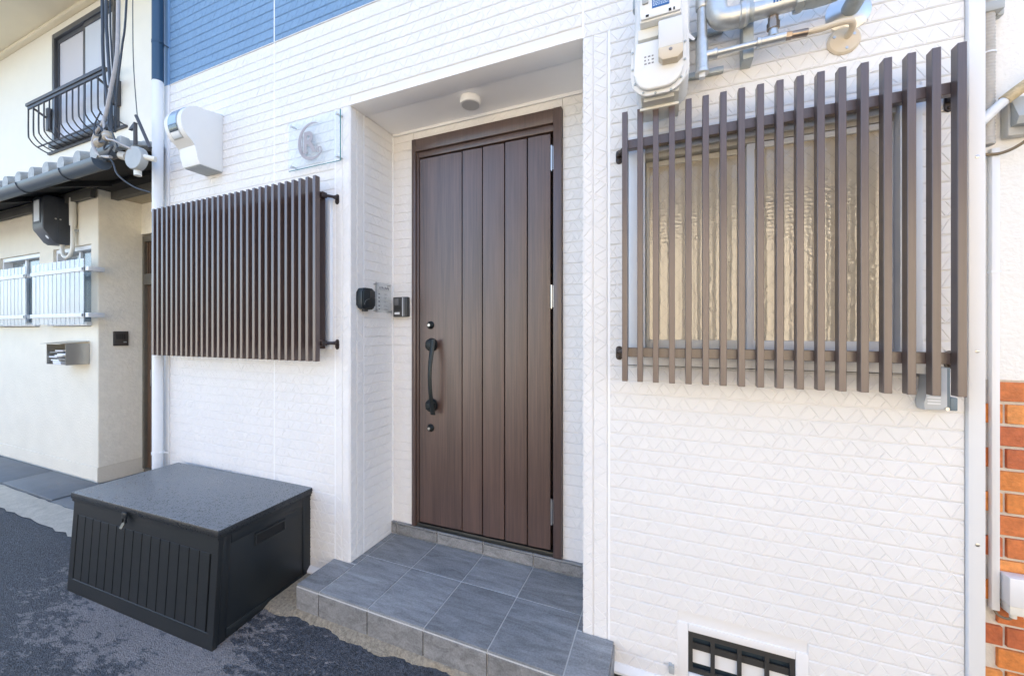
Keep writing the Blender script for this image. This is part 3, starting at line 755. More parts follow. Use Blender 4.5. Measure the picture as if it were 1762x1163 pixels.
def curtain(b):  # added behind the glass to lend it the tan of the reflection
    n = 120; x0, x1 = WX0 + 0.03, WX1 - 0.03; rg = random.Random(3); ph = [rg.uniform(0, 6.28) for _ in range(3)]
    top = []; bot = []
    for i in range(n + 1):
        x = x0 + (x1 - x0) * i / n
        y = 0.125 + 0.005 * math.sin(x * 62 + ph[0]) + 0.002 * math.sin(x * 111 + ph[1])
        top.append(b.bm.verts.new((x, y, 2.17))); bot.append(b.bm.verts.new((x, y + 0.004 * math.sin(x * 40), 1.27)))
    for i in range(n): b.bm.faces.new((top[i], top[i + 1], bot[i + 1], bot[i]))
part('curtain', mat('curtain_beige', (0.66, 0.53, 0.36), 0.9, var=0.06), curtain, 60, win)
# ---- left window casing (mostly behind the left screen)
lw = part('window', M_ALUW, lambda b: (b.box(-1.800, -1.722, -0.020, 0.014, 1.30, 2.16, 0.002), b.box(-3.16, -3.09, -0.020, 0.014, 1.30, 2.16, 0.002),
        b.box(-3.089, -1.801, -0.020, 0.014, 2.10, 2.16, 0.002), b.box(-3.089, -1.801, -0.026, 0.014, 1.30, 1.36, 0.002)))
WORLD[lw.name] = Matrix.Identity(4)
part('pane', mat('dark_glass', (0.03, 0.035, 0.04), 0.08), lambda b: b.box(-3.088, -1.802, -0.008, -0.0045, 1.361, 2.099), 0, lw)
# ---- cellar vent window low on the right
VX0, VX1, VZ0, VZ1 = 0.083, 0.424, 0.098, 0.256
vent = part('cellar_window', M_WHITE, lambda b: (b.box(0.044, VX0, -0.0015, 0.03, VZ0 - 0.03, 0.285, 0.002), b.box(VX1, 0.461, -0.0015, 0.03, VZ0 - 0.03, 0.285, 0.002),
        b.box(VX0 + 0.0005, VX1 - 0.0005, -0.0012, 0.03, VZ1, 0.285, 0.002), b.box(VX0 + 0.0005, VX1 - 0.0005, -0.003, 0.03, VZ0 - 0.03, VZ0, 0.002)))
WORLD[vent.name] = Matrix.Identity(4)
def vbars(b):
    for x, h in ((VX0 + 0.008, 0.008), (VX0 + 0.084, 0.007), (VX0 + 0.171, 0.007), (VX0 + 0.257, 0.007), (VX1 - 0.008, 0.008)):
        b.box(x - h, x + h, 0.004, 0.012, VZ0, VZ1)
part('grille', mat('grille_iron', (0.035, 0.034, 0.032), 0.5, var=0.2, vscale=30), vbars, 28, vent)
part('grille_rail', MATS['grille_iron'], lambda b: (b.box(VX0, VX1, 0.0035, 0.0115, VZ1 - 0.022, VZ1 - 0.001), b.box(VX0, VX1, 0.0035, 0.0115, VZ0 + 0.001, VZ0 + 0.018), b.box(VX0, VX1, 0.0125, 0.018, VZ0 + 0.085, VZ0 + 0.110)), 28, vent)
part('pane', M_SMOKE, lambda b: b.box(VX0, VX1, 0.0245, 0.0285, VZ0, VZ1), 0, vent)
part('inner_board', M_TRIM, lambda b: b.box(VX0, VX1, 0.0185, 0.0225, VZ0 + 0.030, VZ0 + 0.083), 0, vent)
part('weep_cap', M_GREYPL, lambda b: (b.box(0.014, 0.034, -0.018, 0.003, 0.085, 0.112, 0.002), b.box(0.014, 0.026, -0.0185, 0.0, 0.1125, 0.117)))

# =================================================================== entrance step
ST = 0.135; SY = -0.235
step = thing('porch_step', 'slate-grey tiled entrance step with pale grout lines below the brown door', 'step', (-0.95, 0.0, 0))
def bed(b):
    b.box(-1.706, -0.198, SY + 0.004, -0.004, 0.0, ST - 0.003)
    b.box(PX0 + 0.004, PX1 - 0.004, -0.0035, 0.345, 0.0, ST - 0.003)
    b.box(PX0 + 0.004, PX1 - 0.004, 0.3455, 0.45, 0.0, 0.2045)
part('grout_bed', M_GROUT, bed, 0, step)
jx = [-1.56, -1.26, -0.956, -0.655, -0.347]
G = 0.0028
def tile(x0, x1, y0, y1, z0, z1, m=M_TILE): part('tile', m, lambda b: b.box(x0, x1, y0, y1, z0, z1, 0.0012, 1), 0, step)
jy = [SY, 0.090, 0.334]
tile(-1.710, jx[0] - G, SY, -0.0045, ST - 0.012, ST)                 # left apron
tile(jx[4] + G, -0.194, SY, -0.0045, ST - 0.012, ST)                 # right apron
for i in range(4): tile(jx[i] + G, jx[i + 1] - G, jy[0], jy[1] - G, ST - 0.012, ST)
tile(PX0 + 0.004, jx[0] - G, 0.0045, jy[1] - G, ST - 0.012, ST); tile(PX0 + 0.004, jx[0] - G, jy[1] + G, jy[2], ST - 0.012, ST)
for i in range(4): tile(jx[i] + G, jx[i + 1] - G, jy[1] + G, jy[2], ST - 0.012, ST)
tile(jx[4] + G, PX1 - 0.004, 0.0045, jy[1] - G, ST - 0.012, ST); tile(jx[4] + G, PX1 - 0.004, jy[1] + G, jy[2], ST - 0.012, ST)
# front risers
ex = [-1.710] + jx + [-0.194]
for i in range(6): tile(ex[i] + (G if i else 0), ex[i + 1] - (G if i < 5 else 0), SY - 0.0042, SY + 0.004, -0.01, ST - 0.0135, M_TILE_R)
for i in range(6): part('grout_lip', M_GROUT, lambda b: b.box(ex[i], ex[i + 1] - 0.0004, SY - 0.0022, SY + 0.003, ST - 0.0133, ST - 0.0126 + 0.004), 0, step)
part('tile', M_TILE_R, lambda b: b.box(-1.7142, -1.706, SY + 0.005, -0.004, -0.01, ST - 0.0135, 0.001, 1), 0, step)
part('tile', M_TILE_R, lambda b: b.box(-0.198, -0.190, SY + 0.005, -0.004, -0.01, ST - 0.0135, 0.001, 1), 0, step)
# low riser and ledge under the door
lx = [PX0 + 0.004] + jx + [PX1 - 0.004]
for i in range(6):
    a_, c_ = lx[i] + (G if i else 0), lx[i + 1] - (G if i < 5 else 0)
    tile(a_, c_, 0.3355, 0.346, ST + 0.003, 0.194, M_TILE_R)
    tile(a_, c_, 0.3345, 0.378, 0.198, 0.2075, M_TILE)

# =================================================================== storage box
BW, BD_, BH = 1.195, 0.50, 0.455
box = thing('storage_box', 'large black plastic storage box with ribbed front and wet lid beside the step', 'storage box', (-2.480, -0.265, 0), rotz=R(2.0))
WB = WORLD[box.name]; WORLD[box.name] = Matrix.Identity(4)      # its parts are written in box coordinates
def bpart(name, m, fn, parent=box, smooth=28):
    b = B(); fn(b); o = b.obj(name, m, None, smooth); o.parent = parent; return o
hw, hd = BW / 2, BD_ / 2
def shear(o):      # the front leans out towards its foot
    for v in o.data.vertices:
        if v.co.y < -hd + 0.06: v.co.y -= 0.027 * (1 - v.co.z / BH)
shear(bpart('body', M_BOX, lambda b: b.box(-hw + 0.012, hw - 0.016, -hd + 0.02, hd - 0.01, -0.020, BH - 0.002, 0.006)))
def fpanel(b):
    y0, y1 = -hd - 0.004, -hd + 0.018
    # outer frame of the panel as four bars, rounded
    b.box(-hw, hw, y0, y1, BH - 0.070, BH - 0.002, 0.0015, 1); b.box(-hw, hw, y0, y1, -0.030, 0.042, 0.0015, 1)
    b.box(-hw, -hw + 0.045, y0 + 0.0003, y1, 0.038, BH - 0.066, 0.0015, 1); b.box(hw - 0.045, hw, y0 + 0.0003, y1, 0.038, BH - 0.066, 0.0015, 1)
    b.box(-hw + 0.04, hw - 0.04, y0 + 0.008, y1, 0.038, BH - 0.066)
fp = bpart('front_panel', M_BOX, fpanel, smooth=0); shear(fp)
nr = 15; rx0, rx1 = -hw + 0.0525, hw - 0.0525; pw = (rx1 - rx0) / nr
for i in range(nr):
    o = bpart('rib', M_BOX, lambda b: b.box(rx0 + i * pw + 0.0032, rx0 + (i + 1) * pw - 0.0032, -hd - 0.0040, -hd + 0.008, 0.0425, BH - 0.0705, 0.0008, 1), fp, 0); shear(o)
def side(sgn):
    x0, x1 = (hw - 0.018, hw - 0.004) if sgn > 0 else (-hw + 0.004, -hw + 0.014)
    def f_(b):
        b.box(x0, x1 - 0.004, -hd + 0.02, hd - 0.004, -0.018, BH - 0.002, 0.003)
        b.box(x0, x1, -hd + 0.02, -hd + 0.055, -0.022, BH - 0.002, 0.003)
        b.box(x0, x1, hd - 0.055, hd - 0.004, -0.018, BH - 0.002, 0.003)
        b.box(x0, x1, -hd + 0.056, hd - 0.056, -0.018, 0.030, 0.003)
        b.box(x0, x1, -hd + 0.056, hd - 0.056, BH - 0.045, BH - 0.002, 0.003)
    sp = bpart('side_panel', M_BOX, f_); shear(sp)
    if sgn > 0:
        def grip_(b):
            ys0, ys1, zs0, zs1 = -0.075, 0.075, BH - 0.112, BH - 0.068
            b.box(x0, x1 + 0.004, ys0 - 0.008, ys1 + 0.008, zs1, zs1 + 0.010, 0.002); b.box(x0, x1 + 0.003, ys0 - 0.008, ys1 + 0.008, zs0 - 0.006, zs0, 0.002)
            b.box(x0, x1 + 0.003, ys0 - 0.008, ys0, zs0, zs1, 0.002); b.box(x0, x1 + 0.003, ys1, ys1 + 0.008, zs0, zs1, 0.002)
        bpart('hand_grip', M_BOX, grip_, sp)
        bpart('grip_recess', M_BLACK, lambda b: b.box(x1 - 0.004, x1 - 0.002, -0.075, 0.075, BH - 0.112, BH - 0.068), sp)  # flat black plate; the hollow's shade is put into its colour
side(1); side(-1)
bpart('back_panel', M_BOX, lambda b: b.box(-hw + 0.004, hw - 0.004, hd - 0.012, hd, 0.005, BH - 0.002, 0.004))
bpart('lid', M_LID, lambda b: (b.box(-hw - 0.014, hw + 0.012, -hd - 0.014, hd + 0.006, BH + 0.012, BH + 0.048, 0.007, 2)))
bpart('lid_rim', M_BOX, lambda b: b.box(-hw - 0.004, hw + 0.003, -hd - 0.010, hd - 0.002, BH - 0.001, BH + 0.0125))
def latch(b):
    b.box(-0.100, -0.062, -hd - 0.028, -hd - 0.018, BH - 0.008, BH + 0.024, 0.003)
    b.box(-0.097, -0.088, -hd - 0.030, -hd - 0.020, BH - 0.028, BH - 0.004, 0.002); b.box(-0.074, -0.065, -hd - 0.030, -hd - 0.020, BH - 0.028, BH - 0.004, 0.002)
lt = bpart('latch', M_BOX, latch)
def hasp(b):
    b.prism([(-hd - 0.024, BH - 0.020), (-hd - 0.040, BH - 0.050), (-hd - 0.037, BH - 0.053), (-hd - 0.020, BH - 0.026)], 'x', -0.092, -0.070, 0.001, 1)
bpart('hasp', M_LOCK, hasp, lt)

# =================================================================== slatted screens
def screen(name, label, n, xs, pitch, z0, z1, backed, feet, arms):
    t = thing(name, label, 'screen', (xs, -0.09, z0), 'brown slatted window screens')
    me = B().box(-0.010, 0.010, -0.113, -0.083, z0, z1, 0.0012, 1).mesh('slat', M_SLAT, 32)
    for i in range(n):
        o = bpy.data.objects.new('slat', me); COL.objects.link(o); o.location = (xs + i * pitch, 0, 0); attach(o, t)
    xe = xs + (n - 1) * pitch
    for z in arms:
        part('rail', M_SLAT, lambda b: b.box(xs - 0.006, xe + 0.006, -0.0825, -0.058, z - 0.0175, z + 0.0175, 0.0015, 1), 28, t)
    if backed: part('backing_board', M_SLATD, lambda b: b.box(xs - 0.008, xe + 0.012, -0.0575, -0.050, arms[1] - 0.03, arms[0] + 0.02), 0, t)
    for fx, ax in feet:
        for z in arms:
            def foot(b):
                b.prism(rounded(fx - 0.013, fx + 0.013, z - 0.036, z + 0.020, 0.0125), 'y', -0.006, -0.0005, 0.0015, 1)
                b.box(fx - 0.010, fx + 0.010, -0.022, -0.006, z - 0.010, z + 0.010, 0.003)
                for dz in (-0.024, 0.009): b.lathe((fx, -0.006, z + dz), (0, -1, 0), [(0, 0.0065), (0.0035, 0.006), (0.005, 0.003)], 10)
            part('foot', M_BRK, foot, 28, t)
            def arm(b):
                b.tube([(fx, -0.014, z), (ax, -0.068, z)], 0.0085, 8, 1); b.box(ax - 0.012, ax + 0.012, -0.080, -0.050, z - 0.014, z + 0.014, 0.002)
            part('arm', M_BRK, arm, 28, t)
    return t
screen('slatted_screen', 'dense brown slatted screen with solid backing left of the door, below the glass sign', 29, -3.232, 0.0534, 1.238, 2.232, True, ((-1.688, -1.722), (-3.285, -3.235)), (2.140, 1.335))
screen('slatted_screen', 'open brown slatted screen of eighteen slats in front of the frosted window', 18, -0.140, 0.05465, 1.212, 2.226, False, ((-0.172, -0.140), (0.818, 0.785)), (2.115, 1.320))

# =================================================================== things fixed to the white house
# ---- downpipe at the left corner
dp = thing('downpipe', 'round downpipe at the white house corner, blue above and white below', 'downpipe', (-3.302, -0.052, 0))
part('pipe', M_WPIPE, lambda b: (b.cyl((-3.302, -0.052, 0.0), (-3.302, -0.052, 3.165), 0.031, n=24)), 28, dp)
part('pipe', M_NAVY, lambda b: (b.cyl((-3.302, -0.052, 3.150), (-3.302, -0.052, 5.85), 0.0325, n=24)), 28, dp)
for z, m in ((2.24, M_WPIPE), (3.42, M_NAVY), (0.55, M_WPIPE)):
    part('clamp', m, lambda b: (b.cyl((-3.302, -0.052, z - 0.009), (-3.302, -0.052, z + 0.009), 0.0345, n=24), b.tube([(-3.28, -0.03, z), (-3.262, -0.009, z - 0.012)], 0.005, 8, 1),
        b.box(-3.272, -3.262, -0.06, -0.044, z - 0.007, z + 0.007, 0.002)), 28, dp)

# ---- white meter cabinet
MX0, MX1 = -2.845, -2.675
mc = thing('meter_cabinet', 'white electricity meter cabinet with curved window on the white wall', 'meter box', (-2.76, 0, 2.44))
prof = [(0.0, 2.437), (-0.135, 2.437), (-0.150, 2.475), (-0.158, 2.545)]
for a in range(-62, 91, 8):      # bulging head
    prof.append((-0.150 - 0.105 * math.cos(R(a)) + 0.02, 2.668 + 0.118 * math.sin(R(a))))
prof += [(-0.05, 2.800), (0.0, 2.815)]
part('body', M_METER, lambda b: b.prism(prof, 'x', MX0, MX1, 0.006, 2), 40, mc)
part('bottom_plate', M_GREYPL, lambda b: b.box(MX0 + 0.006, MX1 - 0.006, -0.128, -0.004, 2.4325, 2.4365), 28, mc)
def mwin(a0, a1, r, x0, x1):
    def f_(b):
        n = 10; A = []
        for i in range(n + 1):
            a = R(a0 + (a1 - a0) * i / n); A.append((-0.130 - r * math.cos(a), 2.668 + (r + 0.013) * math.sin(a)))
        poly = A + [(-0.130 - (r - 0.008) * math.cos(R(a0 + (a1 - a0) * i / n)), 2.668 + (r + 0.005) * math.sin(R(a0 + (a1 - a0) * i / n))) for i in range(n, -1, -1)]
        for i in range(n):
            y0, z0 = A[i]; y1, z1 = A[i + 1]
            b.quad((x0, y0, z0), (x1, y0, z0), (x1, y1, z1), (x0, y1, z1))
        bmesh.ops.remove_doubles(b.bm, verts=b.bm.verts[:], dist=1e-5)
        bmesh.ops.solidify(b.bm, geom=b.bm.faces[:], thickness=0.003)
    return f_
part('window_bezel', M_GREYPL, mwin(-50, 66, 0.1062, MX0 + 0.034, MX1 - 0.040), 60, mc)
part('window_glass', mat('meter_glass', (0.30, 0.42, 0.58), 0.03, spec=1.0), mwin(-8, 62, 0.1085, MX0 + 0.042, MX1 - 0.048), 60, mc)
part('display', M_SMOKE, mwin(-28, -9, 0.1085, MX0 + 0.042, MX1 - 0.048), 60, mc)
part('name_strip', M_DISPLAY, mwin(-46, -29, 0.1085, MX0 + 0.042, MX1 - 0.048), 60, mc)

# ---- glass sign with the printed emblem
gs = thing('glass_sign', 'clear glass name plate with a crescent and the letters Rin on four standoffs', 'sign', (-1.835, 0, 2.328))
SX0, SX1, SZ0, SZ1, SYF = -2.031, -1.637, 2.329, 2.608, -0.034
part('plate', M_PLATE, lambda b: b.box(SX0, SX1, SYF, SYF + 0.006, SZ0, SZ1), 0, gs)
part('edge', M_GLEDGE, lambda b: (b.box(SX1, SX1 + 0.0012, SYF, SYF + 0.0062, SZ0, SZ1), b.box(SX0, SX1, SYF, SYF + 0.0062, SZ0 - 0.0012, SZ0)), 0, gs)
for x in (SX0 + 0.022, SX1 - 0.022):
    for z in (SZ0 + 0.025, SZ1 - 0.022):
        part('standoff', M_STEEL, lambda b: (b.cyl((x, SYF + 0.0065, z), (x, 0.0, z), 0.006, n=14), b.lathe((x, SYF - 0.0005, z), (0, -1, 0), [(0, 0.0085), (0.003, 0.0085), (0.005, 0.006)], 16)), 28, gs)
def crescent(b):
    cx, cz, ro = -1.846, 2.470, 0.106; n = 48; out = []; inn = []
    for i in range(n + 1):
        a = R(62 + (325 - 62) * i / n); t = math.sin(math.pi * i / n) ** 0.8
        out.append((cx + ro * math.cos(a), cz + ro * math.sin(a))); w_ = 0.0015 + 0.021 * t
        inn.append((cx + (ro - w_) * math.cos(a), cz + (ro - w_) * math.sin(a)))
    y0, y1 = SYF - 0.0018, SYF - 0.0004
    for i in range(n):
        for y in (y0, y1): b.quad((out[i][0], y, out[i][1]), (out[i + 1][0], y, out[i + 1][1]), (inn[i + 1][0], y, inn[i + 1][1]), (inn[i][0], y, inn[i][1]))
        for q in (out, inn): b.quad((q[i][0], y0, q[i][1]), (q[i + 1][0], y0, q[i + 1][1]), (q[i + 1][0], y1, q[i + 1][1]), (q[i][0], y1, q[i][1]))
    bmesh.ops.remove_doubles(b.bm, verts=b.bm.verts[:], dist=1e-5)
part('crescent', M_LOGO, crescent, 0, gs)
def letter(body, size, x, z, bold, sx=1.0):
    me = text_mesh(body, size, 0.0007, Matrix.Translation((x, SYF - 0.0012, z)) @ Matrix.Rotation(R(90), 4, 'X') @ Matrix.Diagonal((sx, 1, 1, 1)), bold)
    me.materials.clear(); me.materials.append(M_LOGO); link('letter', me, gs)
letter('R', 0.165, -1.866, 2.462, 0.0045, 0.95); letter('i', 0.066, -1.805, 2.420, 0.0006); letter('n', 0.066, -1.783, 2.420, 0.0006)
part('emblem_bar', M_LOGO, lambda b: b.box(-1.921, -1.916, SYF - 0.0018, SYF - 0.0004, 2.405, 2.525), 0, gs)

# ---- key safe, acrylic notice (left porch reveal), door intercom
ks = thing('key_safe', 'black rounded key safe on the left wall of the porch', 'key safe', (-1.6, 0.09, 1.525))
part('body', M_KEY, lambda b: b.prism(rounded(0.044, 0.146, 1.524, 1.644, 0.024), 'x', -1.598, -1.556, 0.008, 3), 40, ks)
part('cover', M_KEY, lambda b: b.prism(rounded(0.050, 0.140, 1.532, 1.638, 0.022), 'x', -1.5565, -1.550, 0.004, 2), 40, ks)
part('dial_block', M_DGREY, lambda b: (b.box(-1.551, -1.546, 0.098, 0.136, 1.588, 1.630, 0.002), [b.box(-1.547, -1.5445, 0.101 + 0.0085 * k, 0.1065 + 0.0085 * k, 1.592, 1.626) for k in range(4)]), 28, ks)
part('crease', M_MGREY, lambda b: b.tube([(-1.5492, 0.052, 1.548), (-1.5492, 0.066, 1.572), (-1.5492, 0.092, 1.584)], 0.0012, 6), 28, ks)
part('shackle_tab', M_DGREY, lambda b: b.box(-1.585, -1.562, 0.070, 0.098, 1.512, 1.5245, 0.003), 28, ks)

an = thing('acrylic_notice', 'small clear acrylic house-rules notice on four pins beside the key safe', 'notice', (-1.6, 0.245, 1.51))
part('plate', M_ACRYL, lambda b: b.box(-1.5775, -1.5745, 0.176, 0.308, 1.512, 1.690), 0, an)
part('edge', M_MGREY, lambda b: b.box(-1.5778, -1.5743, 0.1750, 0.1760, 1.512, 1.690), 0, an)
for y in (0.183, 0.301):
    for z in (1.522, 1.680):
        part('pin', M_STEEL, lambda b: (b.cyl((-1.598, y, z), (-1.578, y, z), 0.0045, n=10), b.lathe((-1.5745, y, z), (1, 0, 0), [(0, 0.0060), (0.004, 0.0055)], 12)), 28, an)
def print_lines(b):
    rg = random.Random(4); x0, x1 = -1.5744, -1.5740
    for k in range(9): b.box(x0, x1, 0.203 + k * 0.0095, 0.203 + k * 0.0095 + rg.uniform(0.004, 0.008), 1.654 + rg.uniform(-0.002, 0.002), 1.662 + rg.uniform(0, 0.008))
    b.box(x0, x1, 0.203, 0.288, 1.6475, 1.6490)
    for r_, z in enumerate((1.622, 1.600, 1.577, 1.552, 1.532)):
        b.box(x0, x1, 0.194, 0.207, z - 0.004, z + 0.004)
        for q in range(2): b.box(x0, x1, 0.245, 0.245 + rg.uniform(0.012, 0.034), z - 0.003 + q * 0.006, z - 0.0015 + q * 0.006)
part('print', M_INK, print_lines, 0, an)

ic = thing('door_intercom', 'dark grey doorbell intercom on the porch wall beside the door frame', 'intercom', (-1.52, PD, 1.487))
part('body', M_DGREY, lambda b: b.box(-1.573, -1.467, PD - 0.030, PD - 0.001, 1.489, 1.612, 0.004), 28, ic)
part('camera_window', M_MGREY, lambda b: b.box(-1.562, -1.530, PD - 0.0325, PD - 0.0302, 1.562, 1.602, 0.001), 28, ic)
part('strip', M_METALG, lambda b: b.box(-1.503, -1.495, PD - 0.0318, PD - 0.0302, 1.493, 1.608), 28, ic)
part('strip', M_MGREY, lambda b: b.box(-1.490, -1.484, PD - 0.0318, PD - 0.0302, 1.493, 1.608), 28, ic)
part('speaker_grille', M_BLACK, lambda b: [b.box(-1.562, -1.512, PD - 0.0308, PD - 0.0302, 1.533 + 0.005 * k, 1.535 + 0.005 * k) for k in range(5)], 0, ic)
part('call_button', M_WPIPE, lambda b: b.box(-1.560, -1.522, PD - 0.0325, PD - 0.0302, 1.504, 1.518, 0.001), 28, ic)

# ---- porch ceiling lamp
cl = thing('ceiling_lamp', 'round white ceiling lamp on the porch soffit above the door', 'lamp', (-0.963, 0.200, ZS - 0.04))
part('lamp_body', M_LAMPW, lambda b: b.lathe((-0.963, 0.200, ZS - 0.004), (0, 0, -1), [(0, 0.054), (0.004, 0.056), (0.032, 0.056), (0.036, 0.053)], 40), 28, cl)
part('diffuser', M_LAMPG, lambda b: b.lathe((-0.963, 0.200, ZS - 0.0402), (0, 0, -1), [(0, 0.047), (0.0015, 0.045)], 40), 28, cl)

# ---- gas meter
gm = thing('gas_meter', 'cream-white gas meter with blue label above the right screen', 'gas meter', (-0.02, -0.1, 2.24))
def ushape(x0, x1, zt, zb, r):
    pts = [(x0, zt), (x0, zb + r)]
    for i in range(1, 8): a = R(180 + 90 * i / 8); pts.append((x0 + r + r * math.cos(a), zb + r + r * math.sin(a)))
    for i in range(1, 8): a = R(270 + 90 * i / 8); pts.append((x1 - r + r * math.cos(a), zb + r + r * math.sin(a)))
    pts += [(x1, zb + r), (x1, zt)]
    return pts[::-1]
part('flange', M_METER, lambda b: b.prism(ushape(-0.112, 0.070, 2.406, 2.222, 0.070), 'y', -0.188, -0.178, 0.002, 1), 40, gm)
part('front_shell', M_METER, lambda b: b.prism(ushape(-0.100, 0.058, 2.404, 2.234, 0.062), 'y', -0.205, -0.187, 0.007, 3), 40, gm)
part('rear_shell', M_METER, lambda b: b.prism(ushape(-0.100, 0.078, 2.62, 2.245, 0.050), 'y', -0.177, -0.035, 0.010, 2), 40, gm)
for x, z in ((-0.106, 2.385), (-0.106, 2.325), (-0.098, 2.272), (-0.070, 2.236), (-0.030, 2.2275), (0.020, 2.2275), (0.052, 2.262), (0.063, 2.32), (0.064, 2.38)):
    part('bolt', M_GALVD, lambda b: b.lathe((x, -0.1875, z), (0, -1, 0), [(0, 0.0042), (0.003, 0.004), (0.004, 0.002)], 8), 28, gm)
part('lower_bracket', M_CREAMPL, lambda b: (b.box(-0.080, 0.046, -0.165, -0.05, 2.232, 2.246, 0.002), b.box(-0.086, 0.048, -0.120, -0.03, 2.212, 2.222, 0.003), b.box(-0.070, 0.030, -0.158, -0.060, 2.221, 2.233)), 28, gm)
part('counter_box', M_METER, lambda b: (b.box(-0.080, 0.052, -0.228, -0.170, 2.452, 2.64, 0.005), b.box(-0.076, 0.048, -0.236, -0.2285, 2.458, 2.474, 0.002)), 28, gm)
part('counter_seam', M_CREAMPL, lambda b: b.box(-0.088, 0.040, -0.200, -0.17, 2.416, 2.4515, 0.003), 28, gm)
part('port', M_BLACK, lambda b: (b.box(-0.060, -0.050, -0.2375, -0.2362, 2.462, 2.469), b.box(0.012, 0.020, -0.2375, -0.2362, 2.461, 2.470), b.box(0.026, 0.031, -0.2375, -0.2362, 2.461, 2.470)), 0, gm)
lb = part('label', M_LABEL, lambda b: b.box(-0.040, 0.014, -0.2298, -0.2282, 2.492, 2.575), 0, gm)
def lprint(b):
    rg = random.Random(2)
    for r_ in range(4):
        x = -0.037
        while x < 0.010:
            w_ = rg.uniform(0.002, 0.006); b.box(x, min(x + w_, 0.011), -0.2302, -0.2299, 2.498 + r_ * 0.0055, 2.5015 + r_ * 0.0055); x += w_ + 0.002
    for k in range(4): b.box(-0.024 + k * 0.009, -0.018 + k * 0.009, -0.2302, -0.2299, 2.530, 2.537)
part('label_print', mat('label_print_blue', (0.45, 0.55, 0.68), 0.5), lprint, 0, lb); WORLD[lb.name] = Matrix.Identity(4)
part('knob', M_GREYPL, lambda b: (b.box(-0.072, -0.052, -0.2345, -0.2285, 2.512, 2.532, 0.002), b.lathe((-0.062, -0.2345, 2.54), (0, -1, 0), [(0, 0.009), (0.006, 0.008)], 14)), 28, gm)
part('valve_cover', M_METERG, lambda b: b.box(-0.020, 0.056, -0.234, -0.204, 2.348, 2.440, 0.003), 28, gm)
part('valve_cover', M_BEIGE, lambda b: b.prism([(-0.020, 2.347), (-0.020, 2.320), (-0.008, 2.306), (0.040, 2.304), (0.056, 2.318), (0.056, 2.347)], 'y', -0.236, -0.204, 0.003, 2), 28, gm)
part('valve_screw', M_NUT, lambda b: b.lathe((0.018, -0.2355, 2.335), (0, -1, 0), [(0, 0.006), (0.002, 0.005)], 10), 28, gm)
def mprint(b):
    rg = random.Random(6)
    for r_ in range(3):
        for k in range(3): b.box(-0.066 + k * 0.012, -0.066 + k * 0.012 + rg.uniform(0.004, 0.009), -0.2056, -0.2051, 2.322 + r_ * 0.012, 2.327 + r_ * 0.012)
part('print', M_INK, mprint, 0, gm)
part('inlet', M_GALVD, lambda b: (b.cyl((-0.085, -0.12, 2.60), (-0.085, -0.12, 3.4), 0.019, n=18), b.cyl((-0.085, -0.12, 2.585), (-0.085, -0.12, 2.62), 0.026, n=18)), 28, gm)
part('paper_tag', M_PAPER, lambda b: b.prism([(0.028, 2.462), (0.050, 2.450), (0.096, 2.388), (0.089, 2.384), (0.036, 2.440)], 'y', -0.176, -0.1752), 0, gm)

# ---- thin galvanised gas pipe: upright, tee, branch
tp = thing('gas_pipe', 'thin galvanised gas pipe with an upright and a tee branch right of the gas meter', 'pipe', (0.123, -0.09, 2.31))
part('upright', M_GALV, lambda b: b.cyl((0.123, -0.09, 2.41), (0.123, -0.09, 5.2), 0.0165, n=20), 28, tp)
part('tee', M_GALV, lambda b: (b.cyl((0.123, -0.09, 2.318), (0.123, -0.09, 2.432), 0.0205, n=20), b.lathe((0.123, -0.09, 2.316), (0, 0, 1), [(0, 0.023), (0.012, 0.023), (0.016, 0.0205)], 20), b.cyl((0.123, -0.09, 2.378), (0.168, -0.09, 2.378), 0.0155, n=18), b.lathe((0.158, -0.09, 2.378), (1, 0, 0), [(0, 0.0175), (0.012, 0.0175), (0.014, 0.015)], 18)), 28, tp)
part('coupling', M_GALV, lambda b: b.lathe((0.123, -0.09, 2.545), (0, 0, 1), [(0, 0.0195), (0.003, 0.021), (0.05, 0.021), (0.053, 0.0195)], 20), 28, tp)
part('plug', M_WPIPE, lambda b: b.box(0.113, 0.133, -0.1, -0.08, 2.300, 2.3165, 0.002), 28, tp)
part('branch', M_GALV, lambda b: b.cyl((0.166, -0.09, 2.378), (0.300, -0.09, 2.378), 0.0105, n=16), 28, tp)
part('tee', M_GALV, lambda b: (b.cyl((0.292, -0.09, 2.378), (0.372, -0.09, 2.378), 0.0145, n=18), b.lathe((0.290, -0.09, 2.378), (1, 0, 0), [(0, 0.0175), (0.010, 0.0175), (0.012, 0.015)], 18), b.cyl((0.338, -0.09, 2.385), (0.338, -0.088, 2.412), 0.0155, 0.0135, n=16)), 28, tp)
part('union_nut', M_NUT, lambda b: (b.cyl((0.338, -0.088, 2.412), (0.338, -0.088, 2.436), 0.0185, n=6), b.cyl((0.338, -0.088, 2.436), (0.338, -0.088, 2.456), 0.0150, n=6)), 20, tp)
part('ferrule', M_NUT, lambda b: (b.cyl((0.372, -0.09, 2.378), (0.388, -0.09, 2.377), 0.0135, n=6), b.cyl((0.388, -0.09, 2.377), (0.432, -0.088, 2.376), 0.0120, n=16)), 25, tp)
